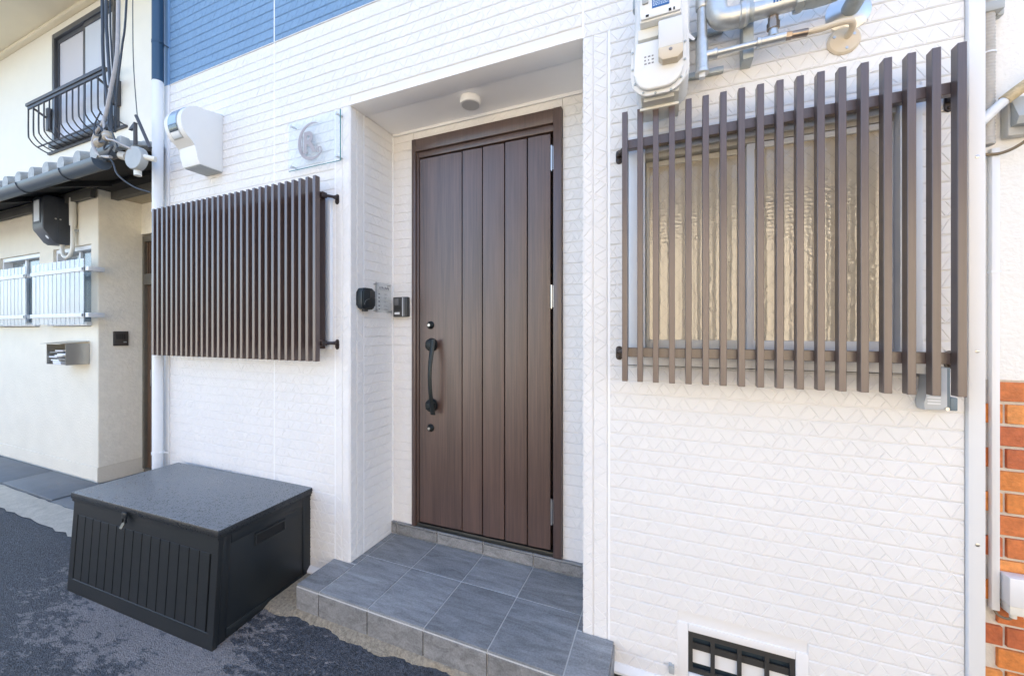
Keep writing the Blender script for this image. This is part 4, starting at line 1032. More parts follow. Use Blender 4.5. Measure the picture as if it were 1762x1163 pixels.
# ---- beige hose and its wall rosette
hs = thing('gas_hose', 'beige flexible gas hose curving into a round beige wall rosette', 'hose', (0.552, 0, 2.37))
part('hose', M_BEIGE, lambda b: b.tube([(0.430, -0.088, 2.376), (0.475, -0.086, 2.378), (0.520, -0.078, 2.388), (0.555, -0.060, 2.396), (0.568, -0.035, 2.390), (0.562, -0.008, 2.378)], 0.0095, 12), 28, hs)
part('rosette', M_BEIGE, lambda b: b.lathe((0.556, -0.0005, 2.372), (0, -1, 0), [(0, 0.046), (0.005, 0.046), (0.010, 0.040), (0.012, 0.020)], 36), 28, hs)
for dx, dz in ((-0.027, 0.014), (0.026, 0.012), (0.006, -0.029)):
    part('screw', M_STEEL, lambda b: b.lathe((0.556 + dx, -0.010, 2.372 + dz), (0, -1, 0), [(0, 0.005), (0.003, 0.004)], 10), 28, hs)
# ---- thick galvanised gas pipe
bp = thing('gas_pipe', 'thick galvanised gas pipe with elbow and bright round wall flange at the top edge', 'pipe', (0.575, 0, 2.48))
part('elbow', M_GALV, lambda b: b.tube([(0.168, -0.10, 2.575), (0.168, -0.10, 2.52), (0.180, -0.10, 2.490), (0.210, -0.10, 2.480), (0.262, -0.10, 2.480)], 0.034, 22, 6), 40, bp)
for p_, a_ in (((0.168, -0.10, 2.552), (0, 0, 1)), ((0.236, -0.10, 2.480), (1, 0, 0))):
    part('elbow_bead', M_GALV, lambda b: b.lathe(p_, a_, [(0, 0.0345), (0.003, 0.0385), (0.016, 0.0385), (0.019, 0.036), (0.026, 0.0345)], 24), 28, bp)
part('thread', M_GALVD, lambda b: b.lathe((0.262, -0.10, 2.480), (1, 0, 0), [(0, 0.0275), (0.004, 0.0285), (0.008, 0.0275), (0.012, 0.0285), (0.016, 0.0270)], 22), 28, bp)
part('upright', M_GALV, lambda b: b.cyl((0.168, -0.10, 2.57), (0.168, -0.10, 5.2), 0.0265, n=22), 28, bp)
part('run', M_GALV, lambda b: (b.cyl((0.255, -0.10, 2.480), (0.425, -0.10, 2.480), 0.0265, n=22)), 28, bp)
part('union', M_GALVD, lambda b: (b.lathe((0.395, -0.10, 2.480), (1, 0, 0), [(0, 0.036), (0.010, 0.038), (0.022, 0.036), (0.026, 0.030)], 8), b.lathe((0.420, -0.10, 2.480), (1, 0, 0), [(0, 0.031), (0.03, 0.034), (0.06, 0.033), (0.09, 0.030)], 20)), 30, bp)
part('bend', M_GALVD, lambda b: b.tube([(0.500, -0.10, 2.480), (0.550, -0.10, 2.482), (0.566, -0.094, 2.480), (0.572, -0.06, 2.472), (0.570, -0.004, 2.466)], 0.026, 20, 6), 40, bp)
part('wall_flange', M_STEEL, lambda b: b.lathe((0.568, -0.0005, 2.464), (0, -1, 0), [(0, 0.062), (0.003, 0.062), (0.010, 0.048), (0.016, 0.034)], 40), 40, bp)
part('print', M_LABEL, lambda b: [b.box(0.330 + k * 0.0085, 0.335 + k * 0.0085, -0.1272, -0.1258, 2.474, 2.487) for k in range(7)], 0, bp)
# ---- strut plates holding the pipes
sb_ = thing('pipe_bracket', 'galvanised strut plates behind the gas pipes on the white wall', 'bracket', (0.27, 0, 2.34))
part('strut', M_GALVD, lambda b: b.box(0.254, 0.287, -0.062, -0.0005, 2.352, 2.60, 0.002), 28, sb_)
part('cross_strut', M_GALVD, lambda b: (b.box(0.06, 0.20, -0.022, -0.004, 2.352, 2.372, 0.002)), 28, sb_)
part('cross_strut', M_GALVD, lambda b: (b.box(0.06, 0.20, -0.022, -0.004, 2.500, 2.520, 0.002)), 28, sb_)

# ---- grey metal stay under the right screen
gb = thing('wall_stay', 'light grey metal stay hanging under the right end of the right screen', 'bracket', (0.775, 0, 1.16))
part('plate', M_METALG, lambda b: b.prism([(0.748, 1.290), (0.792, 1.290), (0.792, 1.162), (0.740, 1.160), (0.737, 1.185), (0.748, 1.22)], 'y', -0.046, -0.003, 0.003, 2), 28, gb)
part('fins', M_ALUW, lambda b: [b.box(0.745, 0.775, -0.0485, -0.0462, 1.178 + 0.009 * k, 1.182 + 0.009 * k) for k in range(3)], 0, gb)
part('slide', M_BLUEGREY, lambda b: (b.box(0.7935, 0.801, -0.040, -0.010, 1.168, 1.290, 0.001), b.box(0.800, 0.817, -0.042, -0.008, 1.160, 1.200, 0.003)), 28, gb)
part('pivot', M_STEEL, lambda b: b.lathe((0.790, -0.046, 1.166), (0, -1, 0), [(0, 0.006), (0.004, 0.005)], 12), 28, gb)

# =================================================================== the cream stucco house on the left
LW = 0.22; LX1 = -3.42; LRX = -4.83
lh = thing('stucco_house', 'old cream stucco house with tiled eave and balcony window at left', 'house', (-6.4, 0.3, 0))
def lwall(b):
    # street wall with two window openings
    ox = [(-6.95, -5.985), (-5.690, -4.950)]; oz0, oz1 = 1.445, 2.215
    b.box(-11.0, -6.95, LW, 0.60, 0.15, 2.95); b.box(-5.985, -5.690, LW, 0.60, 0.15, 2.95); b.box(-4.950, LRX, LW, 0.60, 0.15, 2.95)
    for x0, x1 in ox: b.box(x0, x1, LW, 0.60, 0.15, oz0); b.box(x0, x1, LW, 0.60, oz1, 2.95)
part('street_wall', M_CREAM, lwall, 0, lh)
part('porch_pillar_face', M_CREAM_R, lambda b: b.box(LRX + 0.0005, LRX + 0.006, LW + 0.004, 0.545, 0.15, 2.74), 0, lh)
part('plinth', M_CREAM, lambda b: (b.box(-11.0, LRX + 0.004, LW - 0.006, 0.55, 0.0, 0.149, 0.003)), 0, lh)
part('porch_lintel', M_CREAM_R, lambda b: b.box(LRX + 0.0062, LX1, 0.53, 0.62, 2.36, 2.95), 0, lh)
part('upper_wall', M_CREAM2, lambda b: (b.box(-11.0, -5.565, 0.205, 0.60, 2.951, 4.44), b.box(-4.425, LX1, 0.205, 0.60, 2.951, 4.44), b.box(-5.565, -4.425, 0.205, 0.60, 2.951, 3.205), b.box(-5.565, -4.425, 0.205, 0.60, 4.295, 4.44)), 0, lh)
part('house_body', M_CREAM2, lambda b: (b.box(-11.0, LX1, 0.72, 6.0, 0.0, 6.4), b.box(-11.0, LRX - 0.02, 0.601, 0.7195, 0.0, 6.4), b.box(LRX - 0.0195, LX1, 0.625, 0.7195, 2.37, 6.4), b.box(-11.0, LX1, 0.23, 0.60, 4.46, 6.4)), 0, lh)
part('eave', M_EAVE, lambda b: (b.box(-11.0, LX1, -0.62, 0.23, 4.441, 4.60), b.box(-11.0, LX1, 0.160, 0.2045, 4.405, 4.4405, 0.006)), 28, lh)
part('main_roof', M_KAWARA, lambda b: b.prism([(-0.75, 6.2), (6.2, 6.2), (6.2, 6.3), (3, 7.4), (-0.75, 6.32)], 'x', -11.1, LX1 + 0.02), 0, lh)
# upstairs window
uw = part('upper_window', M_ALU, lambda b: (b.box(-5.562, -5.515, 0.17, 0.33, 3.207, 4.293, 0.002), b.box(-4.462, -4.428, 0.17, 0.33, 3.207, 4.293, 0.002), b.box(-5.514, -4.463, 0.17, 0.33, 4.245, 4.293, 0.002), b.box(-5.575, -4.415, 0.15, 0.33, 3.185, 3.235, 0.002)), 28, lh)
WORLD[uw.name] = Matrix.Identity(4)
part('sash', M_ALU, lambda b: (b.box(-5.513, -5.485, 0.192, 0.215, 3.237, 4.243), b.box(-5.005, -4.970, 0.186, 0.215, 3.237, 4.243), b.box(-5.484, -5.006, 0.192, 0.215, 4.205, 4.243), b.box(-4.969, -4.464, 0.180, 0.205, 4.205, 4.243), b.box(-4.969, -4.464, 0.180, 0.205, 3.237, 3.285)), 28, uw)
part('pane', mat('frosted_upper', (0.58, 0.57, 0.61), 0.25), lambda b: b.box(-5.484, -5.006, 0.200, 0.206, 3.237, 4.204), 0, uw)
part('pane', mat('frosted_upper_blue', (0.58, 0.62, 0.69), 0.2), lambda b: b.box(-4.969, -4.464, 0.188, 0.194, 3.286, 4.204), 0, uw)
# balcony rail with bowed bars
br_ = part('balcony_rail', M_IRON, lambda b: (b.box(-5.715, -4.295, 0.046, 0.082, 3.560, 3.590, 0.004), b.box(-5.70, -4.30, 0.056, 0.070, 3.535, 3.5595)), 28, lh)
WORLD[br_.name] = Matrix.Identity(4)
NB = 14
bar = B().tube([(0, 0.063, 3.54), (0, 0.063, 3.30), (0, 0.072, 3.255), (0, 0.100, 3.215), (0, 0.15, 3.185), (0, 0.206, 3.165)], 0.0058, 8, 4).mesh('baluster', M_IRON, 50)
for i in range(NB):
    o = bpy.data.objects.new('baluster', bar); COL.objects.link(o); o.location = (-5.700 + i * 1.395 / (NB - 1), 0, 0); attach(o, br_)
part('tie_bar', M_IRON, lambda b: (b.box(-5.70, -4.30, 0.118, 0.126, 3.196, 3.206), b.box(-5.71, -4.295, 0.186, 0.204, 3.155, 3.175)), 0, br_)
for x in (-5.585, -4.405):
    part('bracket', M_IRON, lambda b: (b.box(x - 0.045, x + 0.005, 0.150, 0.206, 3.36, 3.58, 0.003), b.tube([(x - 0.02, 0.17, 3.47), (x - 0.06, 0.07, 3.55)], 0.010, 8, 1)), 28, br_)
# lower tiled eave
el = part('lower_roof', M_DARKWOOD, lambda b: (b.prism([(-0.19, 2.592), (0.206, 2.735), (0.206, 2.775), (-0.19, 2.632)], 'x', -11.0, LX1), b.prism([(0.2065, 2.70), (0.54, 2.70), (0.54, 2.76), (0.2065, 2.76)], 'x', LRX + 0.02, LX1)), 0, lh)
WORLD[el.name] = Matrix.Identity(4)
part('rafter', M_DARKWOOD, lambda b: b.prism([(-0.15, 2.555), (0.21, 2.69), (0.21, 2.74), (-0.15, 2.60)], 'x', -4.62, -4.56), 0, el)
part('rafter', M_DARKWOOD, lambda b: b.prism([(-0.15, 2.555), (0.21, 2.69), (0.21, 2.74), (-0.15, 2.60)], 'x', -5.62, -5.56), 0, el)
part('beam', mat('beam_grey', (0.085, 0.085, 0.078), 0.7, var=0.2), lambda b: (b.box(-11.0, LRX, 0.17, 0.205, 2.62, 2.70), b.box(LRX + 0.02, LX1, 0.30, 0.35, 2.635, 2.699)), 0, el)
part('soffit_panel', mat('soffit_tan', (0.42, 0.36, 0.25), 0.8, var=0.12), lambda b: b.box(LRX + 0.01, LX1, 0.3505, 0.528, 2.66, 2.68), 0, el)
def roof_tile_mesh():
    b = B(); sl = 0.36; L_ = 0.42
    n = 14; r_ = 0.056
    for seg in range(2):
        y0, y1 = (0, 0.17) if seg == 0 else (0.165, 0.42)
        e0, e1 = (1.0, 0.86) if seg == 0 else (0.98, 0.84)
        ra = [b.bm.verts.new((r_ * e0 * math.cos(math.pi * 2 * i / n), y0, y0 * sl + r_ * e0 * math.sin(math.pi * 2 * i / n))) for i in range(n)]
        rb = [b.bm.verts.new((r_ * e1 * math.cos(math.pi * 2 * i / n), y1, y1 * sl + r_ * e1 * math.sin(math.pi * 2 * i / n))) for i in range(n)]
        for i in range(n): j = (i + 1) % n; b.bm.faces.new((ra[i], ra[j], rb[j], rb[i]))
        b.bm.faces.new(ra[::-1]); b.bm.faces.new(rb)
    m_ = 8; vt = []; vb_ = []
    for i in range(m_ + 1):        # concave pan to the right
        x = 0.03 + (0.265 - 0.06) * i / m_; z = -0.030 - 0.020 * math.sin(math.pi * i / m_)
        vt.append((x, z))
    for i in range(m_):
        (xa, za), (xb, zb) = vt[i], vt[i + 1]
        b.quad((xa, 0.01, za + 0.0036), (xb, 0.01, zb + 0.0036), (xb, L_, zb + L_ * sl), (xa, L_, za + L_ * sl))
        b.quad((xa, 0.01, za - 0.012), (xb, 0.01, zb - 0.012), (xb, 0.01, zb + 0.0036), (xa, 0.01, za + 0.0036))
    bmesh.ops.remove_doubles(b.bm, verts=b.bm.verts[:], dist=1e-5)
    return b.mesh('roof_tile', M_KAWARA, 40)
rt = roof_tile_mesh()
for i in range(24):
    o = bpy.data.objects.new('roof_tile', rt); COL.objects.link(o); o.location = (-3.565 - i * 0.2475, -0.185, 2.685); attach(o, el)
def gut(b, x0, x1, yc, zt, r_):
    pts = [(yc + r_ * math.cos(R(a)), zt + r_ * 1.15 * math.sin(R(a))) for a in range(180, 361, 15)]
    inn = [(yc + (r_ - 0.004) * math.cos(R(a)), zt + (r_ * 1.15 - 0.004) * math.sin(R(a))) for a in range(360, 179, -15)]
    b.prism(pts + inn, 'x', x0, x1)
gt = part('gutter', M_GUTTER, lambda b: gut(b, -11.0, -3.60, -0.225, 2.575, 0.053), 40, el)
part('gutter', M_GUTTER, lambda b: gut(b, -3.585, LX1, -0.205, 2.64, 0.050), 40, el)
part('gutter_cap', M_GUTTER, lambda b: b.prism([(-0.225 + 0.054 * math.cos(R(a)), 2.575 + 0.054 * 1.15 * math.sin(R(a))) for a in range(180, 361, 15)], 'x', -3.5995, -3.594), 0, el)
for x in (-4.05, -4.75, -5.45, -6.15):
    part('gutter_strap', M_CABLE, lambda b: b.tube([(x, -0.2805, 2.575)] + [(x, -0.225 + 0.0555 * math.cos(R(a)), 2.575 + 0.0555 * 1.15 * math.sin(R(a))) for a in range(195, 346, 25)] + [(x, -0.165, 2.60)], 0.0035, 6, 2), 40, el)
# street windows downstairs
for x0, x1, xm in ((-6.945, -5.990, -6.47), (-5.685, -4.955, -5.30)):
    sw = part('street_window', M_ALUW, lambda b: (b.box(x0, x0 + 0.03, LW + 0.02, 0.40, 1.50, 2.21), b.box(x1 - 0.03, x1, LW + 0.02, 0.40, 1.50, 2.21), b.box(x0, x1, LW + 0.0195, 0.40, 2.175, 2.2125), b.box(x0 - 0.02, x1 + 0.02, LW - 0.035, 0.40, 1.452, 1.488, 0.003),
            b.box(xm - 0.016, xm + 0.016, LW + 0.05, 0.33, 1.50, 2.174)), 28, lh)
    WORLD[sw.name] = Matrix.Identity(4)
    part('pane', M_PANE, lambda b: b.box(x0 + 0.03, xm - 0.016, LW + 0.085, LW + 0.089, 1.489, 2.174), 0, sw)
    part('pane', M_PANE, lambda b: b.box(xm + 0.016, x1 - 0.03, LW + 0.065, LW + 0.069, 1.489, 2.174), 0, sw)
    part('blind', mat('blind_pale', (0.50, 0.55, 0.58), 0.8), lambda b: [b.box(x0 + 0.03 + 0.06 * k, x0 + 0.085 + 0.06 * k, 0.40 + 0.01 * (k % 2), 0.404 + 0.01 * (k % 2), 1.50, 2.17) for k in range(int((x1 - x0 - 0.06) / 0.06))], 0, sw)
# recessed entrance: sliding door with slatted transom
ld = part('sliding_door', M_DOORG, lambda b: (b.box(LRX + 0.012, LRX + 0.045, 0.535, 0.61, 0.04, 2.345), b.box(LRX + 0.0455, LX1, 0.535, 0.61, 2.285, 2.345), b.box(LRX + 0.0455, LX1, 0.53, 0.61, 1.86, 1.965), b.box(LRX + 0.0455, LX1, 0.53, 0.62, 0.0, 0.045)), 28, lh)
WORLD[ld.name] = Matrix.Identity(4)
part('door_leaf', M_DOORL, lambda b: (b.box(LRX + 0.046, LRX + 0.13, 0.56, 0.59, 0.046, 1.859), b.box(LRX + 0.135, -4.1, 0.575, 0.60, 0.046, 1.859), b.box(-4.09, LX1, 0.56, 0.59, 0.046, 1.859)), 28, ld)
part('pull', M_STEEL, lambda b: b.box(LRX + 0.108, LRX + 0.122, 0.553, 0.5595, 0.86, 1.02, 0.001), 28, ld)
part('transom_backing', M_DARKWOOD, lambda b: b.box(LRX + 0.0455, LX1, 0.60, 0.615, 1.966, 2.284), 0, ld)
tb = B().box(-0.009, 0.009, 0.555, 0.575, 1.966, 2.284).mesh('transom_slat', M_DOORL, 0)
for i in range(38):
    o = bpy.data.objects.new('transom_slat', tb); COL.objects.link(o); o.location = (LRX + 0.062 + 0.0345 * i, 0, 0); attach(o, ld)

# ---- things on the cream house
em = thing('electric_meter', 'dark grey electricity meter box under the tiled eave of the cream house', 'meter box', (-5.40, 0.13, 2.2))
EX0, EX1 = -5.512, -5.302
part('case', mat('meter_dark', (0.050, 0.056, 0.068), 0.42, var=0.1), lambda b: b.prism([(LW, 2.235), (0.125, 2.225), (0.098, 2.245), (0.038, 2.345), (0.030, 2.365), (0.030, 2.640), (0.050, 2.665), (LW, 2.655)], 'x', EX0, EX1, 0.010, 3), 40, em)
part('seam', M_CABLE, lambda b: b.box(EX1 - 0.004, EX1 + 0.0015, 0.124, 0.130, 2.24, 2.655), 0, em)
part('window_frame', M_CABLE, lambda b: b.box(EX0 + 0.035, EX1 - 0.035, 0.0265, 0.0298, 2.405, 2.630), 0, em)
part('window_glass', mat('meter_pane', (0.75, 0.80, 0.86), 0.15), lambda b: b.box(EX0 + 0.052, EX1 - 0.052, 0.0245, 0.0264, 2.420, 2.615), 0, em)
part('seal', M_PAPER, lambda b: b.lathe((EX1 - 0.055, 0.076, 2.281), (0, -0.857, -0.515), [(0, 0.018), (0.002, 0.017)], 16), 28, em)
part('screw', M_STEEL, lambda b: (b.lathe((EX1 + 0.0002, 0.112, 2.455), (1, 0, 0), [(0, 0.007), (0.004, 0.006)], 10), b.lathe((EX1 + 0.0002, 0.142, 2.455), (1, 0, 0), [(0, 0.007), (0.004, 0.006)], 10)), 28, em)
ec = thing('meter_conduit', 'cream conduit pipe looping under the dark grey meter box', 'conduit', (-5.2, 0.18, 2.1))
part('pipe', M_CREAMPL, lambda b: (b.tube([(-5.205, 0.190, 2.66), (-5.205, 0.190, 2.40)], 0.024, 14, 1), b.tube([(-5.205, 0.190, 2.42), (-5.205, 0.188, 2.20), (-5.225, 0.184, 2.135), (-5.275, 0.180, 2.105), (-5.345, 0.178, 2.120), (-5.375, 0.178, 2.170), (-5.378, 0.178, 2.232)], 0.016, 12, 5)), 40, ec)
part('clip', M_GREYPL, lambda b: b.box(-5.235, -5.175, 0.196, 0.2195, 2.345, 2.365), 28, ec)

M_TSLAT = glass_mat('translucent_slat', (0.88, 0.92, 0.95), 1.4, 0.15, None, 0.48, (0.78, 0.82, 0.86))
ws_mesh = B().box(-0.036, 0.036, 0.118, 0.123, 1.462, 2.052, 0.001, 1).mesh('slat', M_TSLAT, 32)
def wscreen(label, x0, n, x1b, endcap):
    t = thing('white_screen', label, 'screen', (x0, 0.12, 1.46), 'white slatted window guards')
    for i in range(n):
        o = bpy.data.objects.new('slat', ws_mesh); COL.objects.link(o); o.location = (x0 + i * 0.0845, 0, 0); attach(o, t)
    for z in (1.955, 1.545):
        part('rail', M_WSLAT, lambda b: b.box(x0 - 0.05, x1b, 0.1235, 0.150, z - 0.020, z + 0.020, 0.002), 28, t)
        part('rail_cover', M_WPIPE, lambda b: b.box(x0 - 0.05, x1b, 0.108, 0.1175, z - 0.018, z + 0.018, 0.002), 28, t)
        if endcap:
            part('end_block', M_DGREY, lambda b: b.box(x1b, x1b + 0.030, 0.118, 0.150, z - 0.022, z + 0.022), 28, t)
            part('wall_block', M_WPIPE, lambda b: b.box(x1b + 0.031, x1b + 0.085, 0.112, LW - 0.002, z - 0.020, z + 0.020, 0.003), 28, t)
        part('joint_pin', M_DGREY, lambda b: b.box(x1b - 0.012, x1b - 0.002, 0.104, 0.1078, z - 0.012, z + 0.012), 0, t)
wscreen('white slatted window guard above the steel mailbox', -5.770, 12, -4.790, True)
wscreen('white slatted window guard at the left picture edge', -7.010, 13, -5.945, False)

mb = thing('mailbox', 'open-fronted stainless steel mailbox with papers on the cream wall', 'mailbox', (-5.15, 0.14, 1.09))
QX0, QX1 = -5.340, -4.975
part('case', M_STAINLESS, lambda b: (b.box(QX1 - 0.003, QX1, 0.066, LW - 0.002, 1.098, 1.288), b.box(QX0, QX0 + 0.003, 0.066, LW - 0.002, 1.098, 1.288), b.box(QX0, QX1, 0.0662, LW - 0.002, 1.095, 1.0978), b.box(QX0 + 0.0035, QX1 - 0.0035, LW - 0.006, LW - 0.003, 1.098, 1.288)), 0, mb)
part('lid', M_STAINLESS, lambda b: b.prism([(0.030, 1.284), (LW - 0.002, 1.306), (LW - 0.002, 1.309), (0.030, 1.288)], 'x', QX0 - 0.012, QX1 + 0.002), 0, mb)
rg = random.Random(9)
for k in range(9):
    xx = rg.uniform(QX0 + 0.08, QX1 - 0.09); zz = 1.099 + 0.0145 * k
    o = part('paper', (M_PAPER, M_WPIPE, M_LABELW, M_MGREY)[k % 4], lambda b: b.box(xx - 0.07, xx + 0.08, 0.074 + 0.004 * (k % 3), 0.18, zz, zz + 0.0125), 0, mb)

il = thing('door_intercom', 'square brown intercom plate on the rough stucco pillar of the cream house', 'intercom', (LRX, 0.37, 1.26))
part('plate', mat('plate_brown', (0.060, 0.052, 0.045), 0.45), lambda b: b.box(LRX + 0.0062, LRX + 0.026, 0.318, 0.425, 1.262, 1.400, 0.004), 28, il)
part('speaker_slot', M_BLACK, lambda b: [b.box(LRX + 0.0262, LRX + 0.0268, 0.338 + 0.014 * k, 0.343 + 0.014 * k, 1.325, 1.375) for k in range(5)], 0, il)
part('button', M_GREYPL, lambda b: b.box(LRX + 0.0262, LRX + 0.029, 0.388, 0.408, 1.292, 1.302), 0, il)

# ---- service cables coming down to the eave
def cable(label, pts, r_, m, n=10):
    o = B().tube(pts, r_, n, 7).obj('service_cable', m, None, 60); tag(o, label, 'cable', 'service cables at the cream house'); return o
YC = -0.20
cable('black service cable, leftmost of the bundle in front of the balcony window', [(-3.66, YC - 0.02, 4.6), (-3.655, YC, 3.68), (-3.650, YC, 3.40), (-3.630, YC, 3.18), (-3.585, YC, 3.00), (-3.560, YC, 2.84), (-3.555, YC, 2.74)], 0.0095, M_CABLE)
cable('black service cable beside the leftmost one, tied with it above the gutter', [(-3.60, YC, 4.6), (-3.605, YC, 3.66), (-3.590, YC, 3.42), (-3.565, YC, 3.20), (-3.548, YC, 3.05), (-3.542, YC, 2.90), (-3.535, YC, 2.76)], 0.0090, M_CABLE)
cable('thin black cable slanting down across the bundle', [(-3.33, YC + 0.02, 4.6), (-3.400, YC + 0.02, 3.60), (-3.450, YC + 0.02, 3.35), (-3.505, YC + 0.02, 3.12), (-3.535, YC + 0.02, 2.92), (-3.54, YC + 0.02, 2.78)], 0.006, M_CABLE)
cable('thick grey conduit curling above the roof tiles', [(-3.36, YC - 0.03, 4.6), (-3.375, YC - 0.03, 3.62), (-3.385, YC - 0.03, 3.30), (-3.410, YC - 0.03, 3.18), (-3.470, YC - 0.03, 3.03), (-3.520, YC - 0.03, 2.90), (-3.575, YC - 0.03, 2.82), (-3.660, YC - 0.03, 2.775), (-3.700, YC - 0.03, 2.715), (-3.655, YC - 0.03, 2.640), (-3.56, YC - 0.03, 2.595), (-3.47, YC - 0.03, 2.575)], 0.0105, M_CABLEG, 12)
cable('hair-thin wire hanging right of the grey conduit', [(-3.37, YC + 0.04, 4.6), (-3.365, YC + 0.04, 3.5), (-3.355, YC + 0.04, 3.20), (-3.325, YC + 0.04, 2.95), (-3.300, YC + 0.04, 2.80)], 0.0028, M_CABLE, 6)
cable('thin black wire drooping under the eave by the white downpipe', [(-3.52, YC - 0.03, 2.60), (-3.44, YC - 0.03, 2.53), (-3.38, YC - 0.03, 2.44), (-3.31, YC + 0.02, 2.37), (-3.20, YC + 0.06, 2.33)], 0.005, M_CABLE, 6)
cable('tangle of black tie wire round the cable ends', [(-3.57, YC - 0.05, 2.80), (-3.50, YC - 0.06, 2.74), (-3.54, YC - 0.06, 2.68), (-3.46, YC - 0.06, 2.66), (-3.50, YC - 0.05, 2.62), (-3.40, YC - 0.05, 2.63), (-3.45, YC - 0.05, 2.58)], 0.006, M_CABLE, 6)
cable('thin black wire looping from the bundle over the roof tiles', [(-3.57, YC - 0.04, 2.90), (-3.62, YC - 0.05, 2.82), (-3.60, YC - 0.06, 2.74), (-3.53, YC - 0.06, 2.72), (-3.47, YC - 0.05, 2.77), (-3.42, YC - 0.04, 2.72), (-3.38, YC - 0.03, 2.62)], 0.0045, M_CABLE, 6)
cable('thin black wire running down between the two black cables', [(-3.62, YC + 0.03, 4.6), (-3.628, YC + 0.03, 3.66), (-3.615, YC + 0.03, 3.42), (-3.590, YC + 0.03, 3.18), (-3.560, YC + 0.03, 3.00), (-3.548, YC + 0.03, 2.82)], 0.005, M_CABLE, 6)
cable('grey wire sagging from the bundle to the round junction box', [(-3.54, YC - 0.04, 2.86), (-3.50, YC - 0.05, 2.76), (-3.44, YC - 0.06, 2.68), (-3.38, YC - 0.05, 2.66), (-3.30, YC - 0.03, 2.62), (-3.26, YC + 0.0, 2.60)], 0.007, M_CABLEG, 8)
jb = thing('junction_box', 'round grey junction box beside the gutter end', 'junction box', (-3.235, YC, 2.46))
part('disc', M_GREYPL, lambda b: b.lathe((-3.255, YC + 0.03, 2.545), (0.15, -1, 0), [(0, 0.078), (0.030, 0.078), (0.040, 0.072)], 32), 40, jb)
part('collar', M_PORC, lambda b: b.cyl((-3.40, YC, 2.585), (-3.325, YC, 2.562), 0.028, n=16), 28, jb)
part('stub', M_CREAMPL, lambda b: b.cyl((-3.262, YC + 0.02, 2.49), (-3.258, YC + 0.02, 2.435), 0.020, n=16), 28, jb)
part('stub', M_CREAMPL, lambda b: b.cyl((-3.19, YC + 0.02, 2.55), (-3.14, YC + 0.06, 2.54), 0.018, n=14), 28, jb)
def insul(label, c, s_):
    t = thing('insulator', label, 'insulator', c, 'porcelain insulators at the gutter end'); x, y, z = c
    part('porcelain', M_PORC, lambda b: b.lathe((x - 0.03 * s_, y, z + 0.03 * s_), (0.6, -0.3, -0.7), [(0, 0.02 * s_), (0.012 * s_, 0.036 * s_), (0.035 * s_, 0.040 * s_), (0.045 * s_, 0.024 * s_), (0.055 * s_, 0.036 * s_), (0.085 * s_, 0.034 * s_), (0.098 * s_, 0.018 * s_)], 18), 40, t)
insul('cream porcelain insulator inside the curl of the grey conduit', (-3.590, YC - 0.02, 2.700), 0.95)
insul('pale grey porcelain insulator tied under the black cables', (-3.480, YC - 0.03, 2.715), 0.75)
tb_ = thing('cable_bracket', 'dark triangular iron bracket on the eave corner next to the white downpipe', 'bracket', (-3.28, YC + 0.05, 2.66))
part('strut', M_IRON, lambda b: (b.tube([(-3.325, YC + 0.04, 2.86), (-3.18, YC + 0.05, 2.62)], 0.010, 8, 1), b.tube([(-3.335, YC + 0.04, 2.80), (-3.355, YC + 0.05, 2.66)], 0.012, 8, 1), b.prism([(-3.40, 2.775), (-3.33, 2.815), (-3.33, 2.775)], 'y', YC + 0.03, YC + 0.05)), 28, tb_)
part('clamp', M_GREYPL, lambda b: (b.box(-3.425, -3.375, YC - 0.02, YC + 0.03, 2.635, 2.71, 0.006)), 28, tb_)

# =================================================================== the brick and stucco house on the right
RY = 0.10; RX0 = 0.925
rh = thing('brick_house', 'house at right edge with white stucco above orange brick tiles', 'house', (2.5, 1.0, 0))
part('stucco_wall', mat('stucco_right', (0.80, 0.785, 0.745), 0.85, var=0.04, vscale=5, bump=0.9, bscale=70), lambda b: b.box(RX0, 6.0, RY, 0.4, 1.246, 5.6), 0, rh)
part('mortar_wall', M_MORTAR, lambda b: b.box(RX0, 6.0, RY + 0.006, 0.4, 0.0, 1.2455), 0, rh)
part('house_body', M_CORE, lambda b: b.box(RX0, 6.0, 0.41, 6.0, 0.0, 5.6), 0, rh)
part('roof', M_ROOFD, lambda b: b.prism([(-0.3, 5.6), (6.2, 5.6), (6.2, 5.7), (3, 6.8), (-0.3, 5.72)], 'x', RX0 - 0.01, 6.2), 0, rh)
PB = 0.0705; BL = 0.232; rg = random.Random(12)
brick_full = [B().box(0, BL - 0.0095, RY - 0.004, RY + 0.008, 0, PB - 0.0105, 0.0015, 1).mesh('brick', m, 0) for m in M_BRICKS]
for r_ in range(17):
    z = 1.239 - (r_ + 1) * PB + 0.0105
    x = 0.771 if r_ % 2 else 0.771 + BL / 2 + 0.095
    while x < 3.4:
        if x + BL - 0.0095 > RX0 + 0.004:
            pick = rg.choice([0, 3, 0, 2]) if r_ % 4 in (1, 0) else rg.choice([1, 2, 1, 2])
            if x < RX0:      # cut brick against the corner
                L_ = x + BL - 0.0095 - RX0
                if L_ > 0.012:
                    me = B().box(0, L_, RY - 0.004, RY + 0.008, 0, PB - 0.0105, 0.0015, 1).mesh('brick', M_BRICKS[pick], 0)
                    o = bpy.data.objects.new('brick', me); o.location = (RX0, 0, z); COL.objects.link(o); attach(o, rh)
            else:
                o = bpy.data.objects.new('brick', brick_full[pick]); o.location = (x, 0, z); COL.objects.link(o); attach(o, rh)
        x += BL
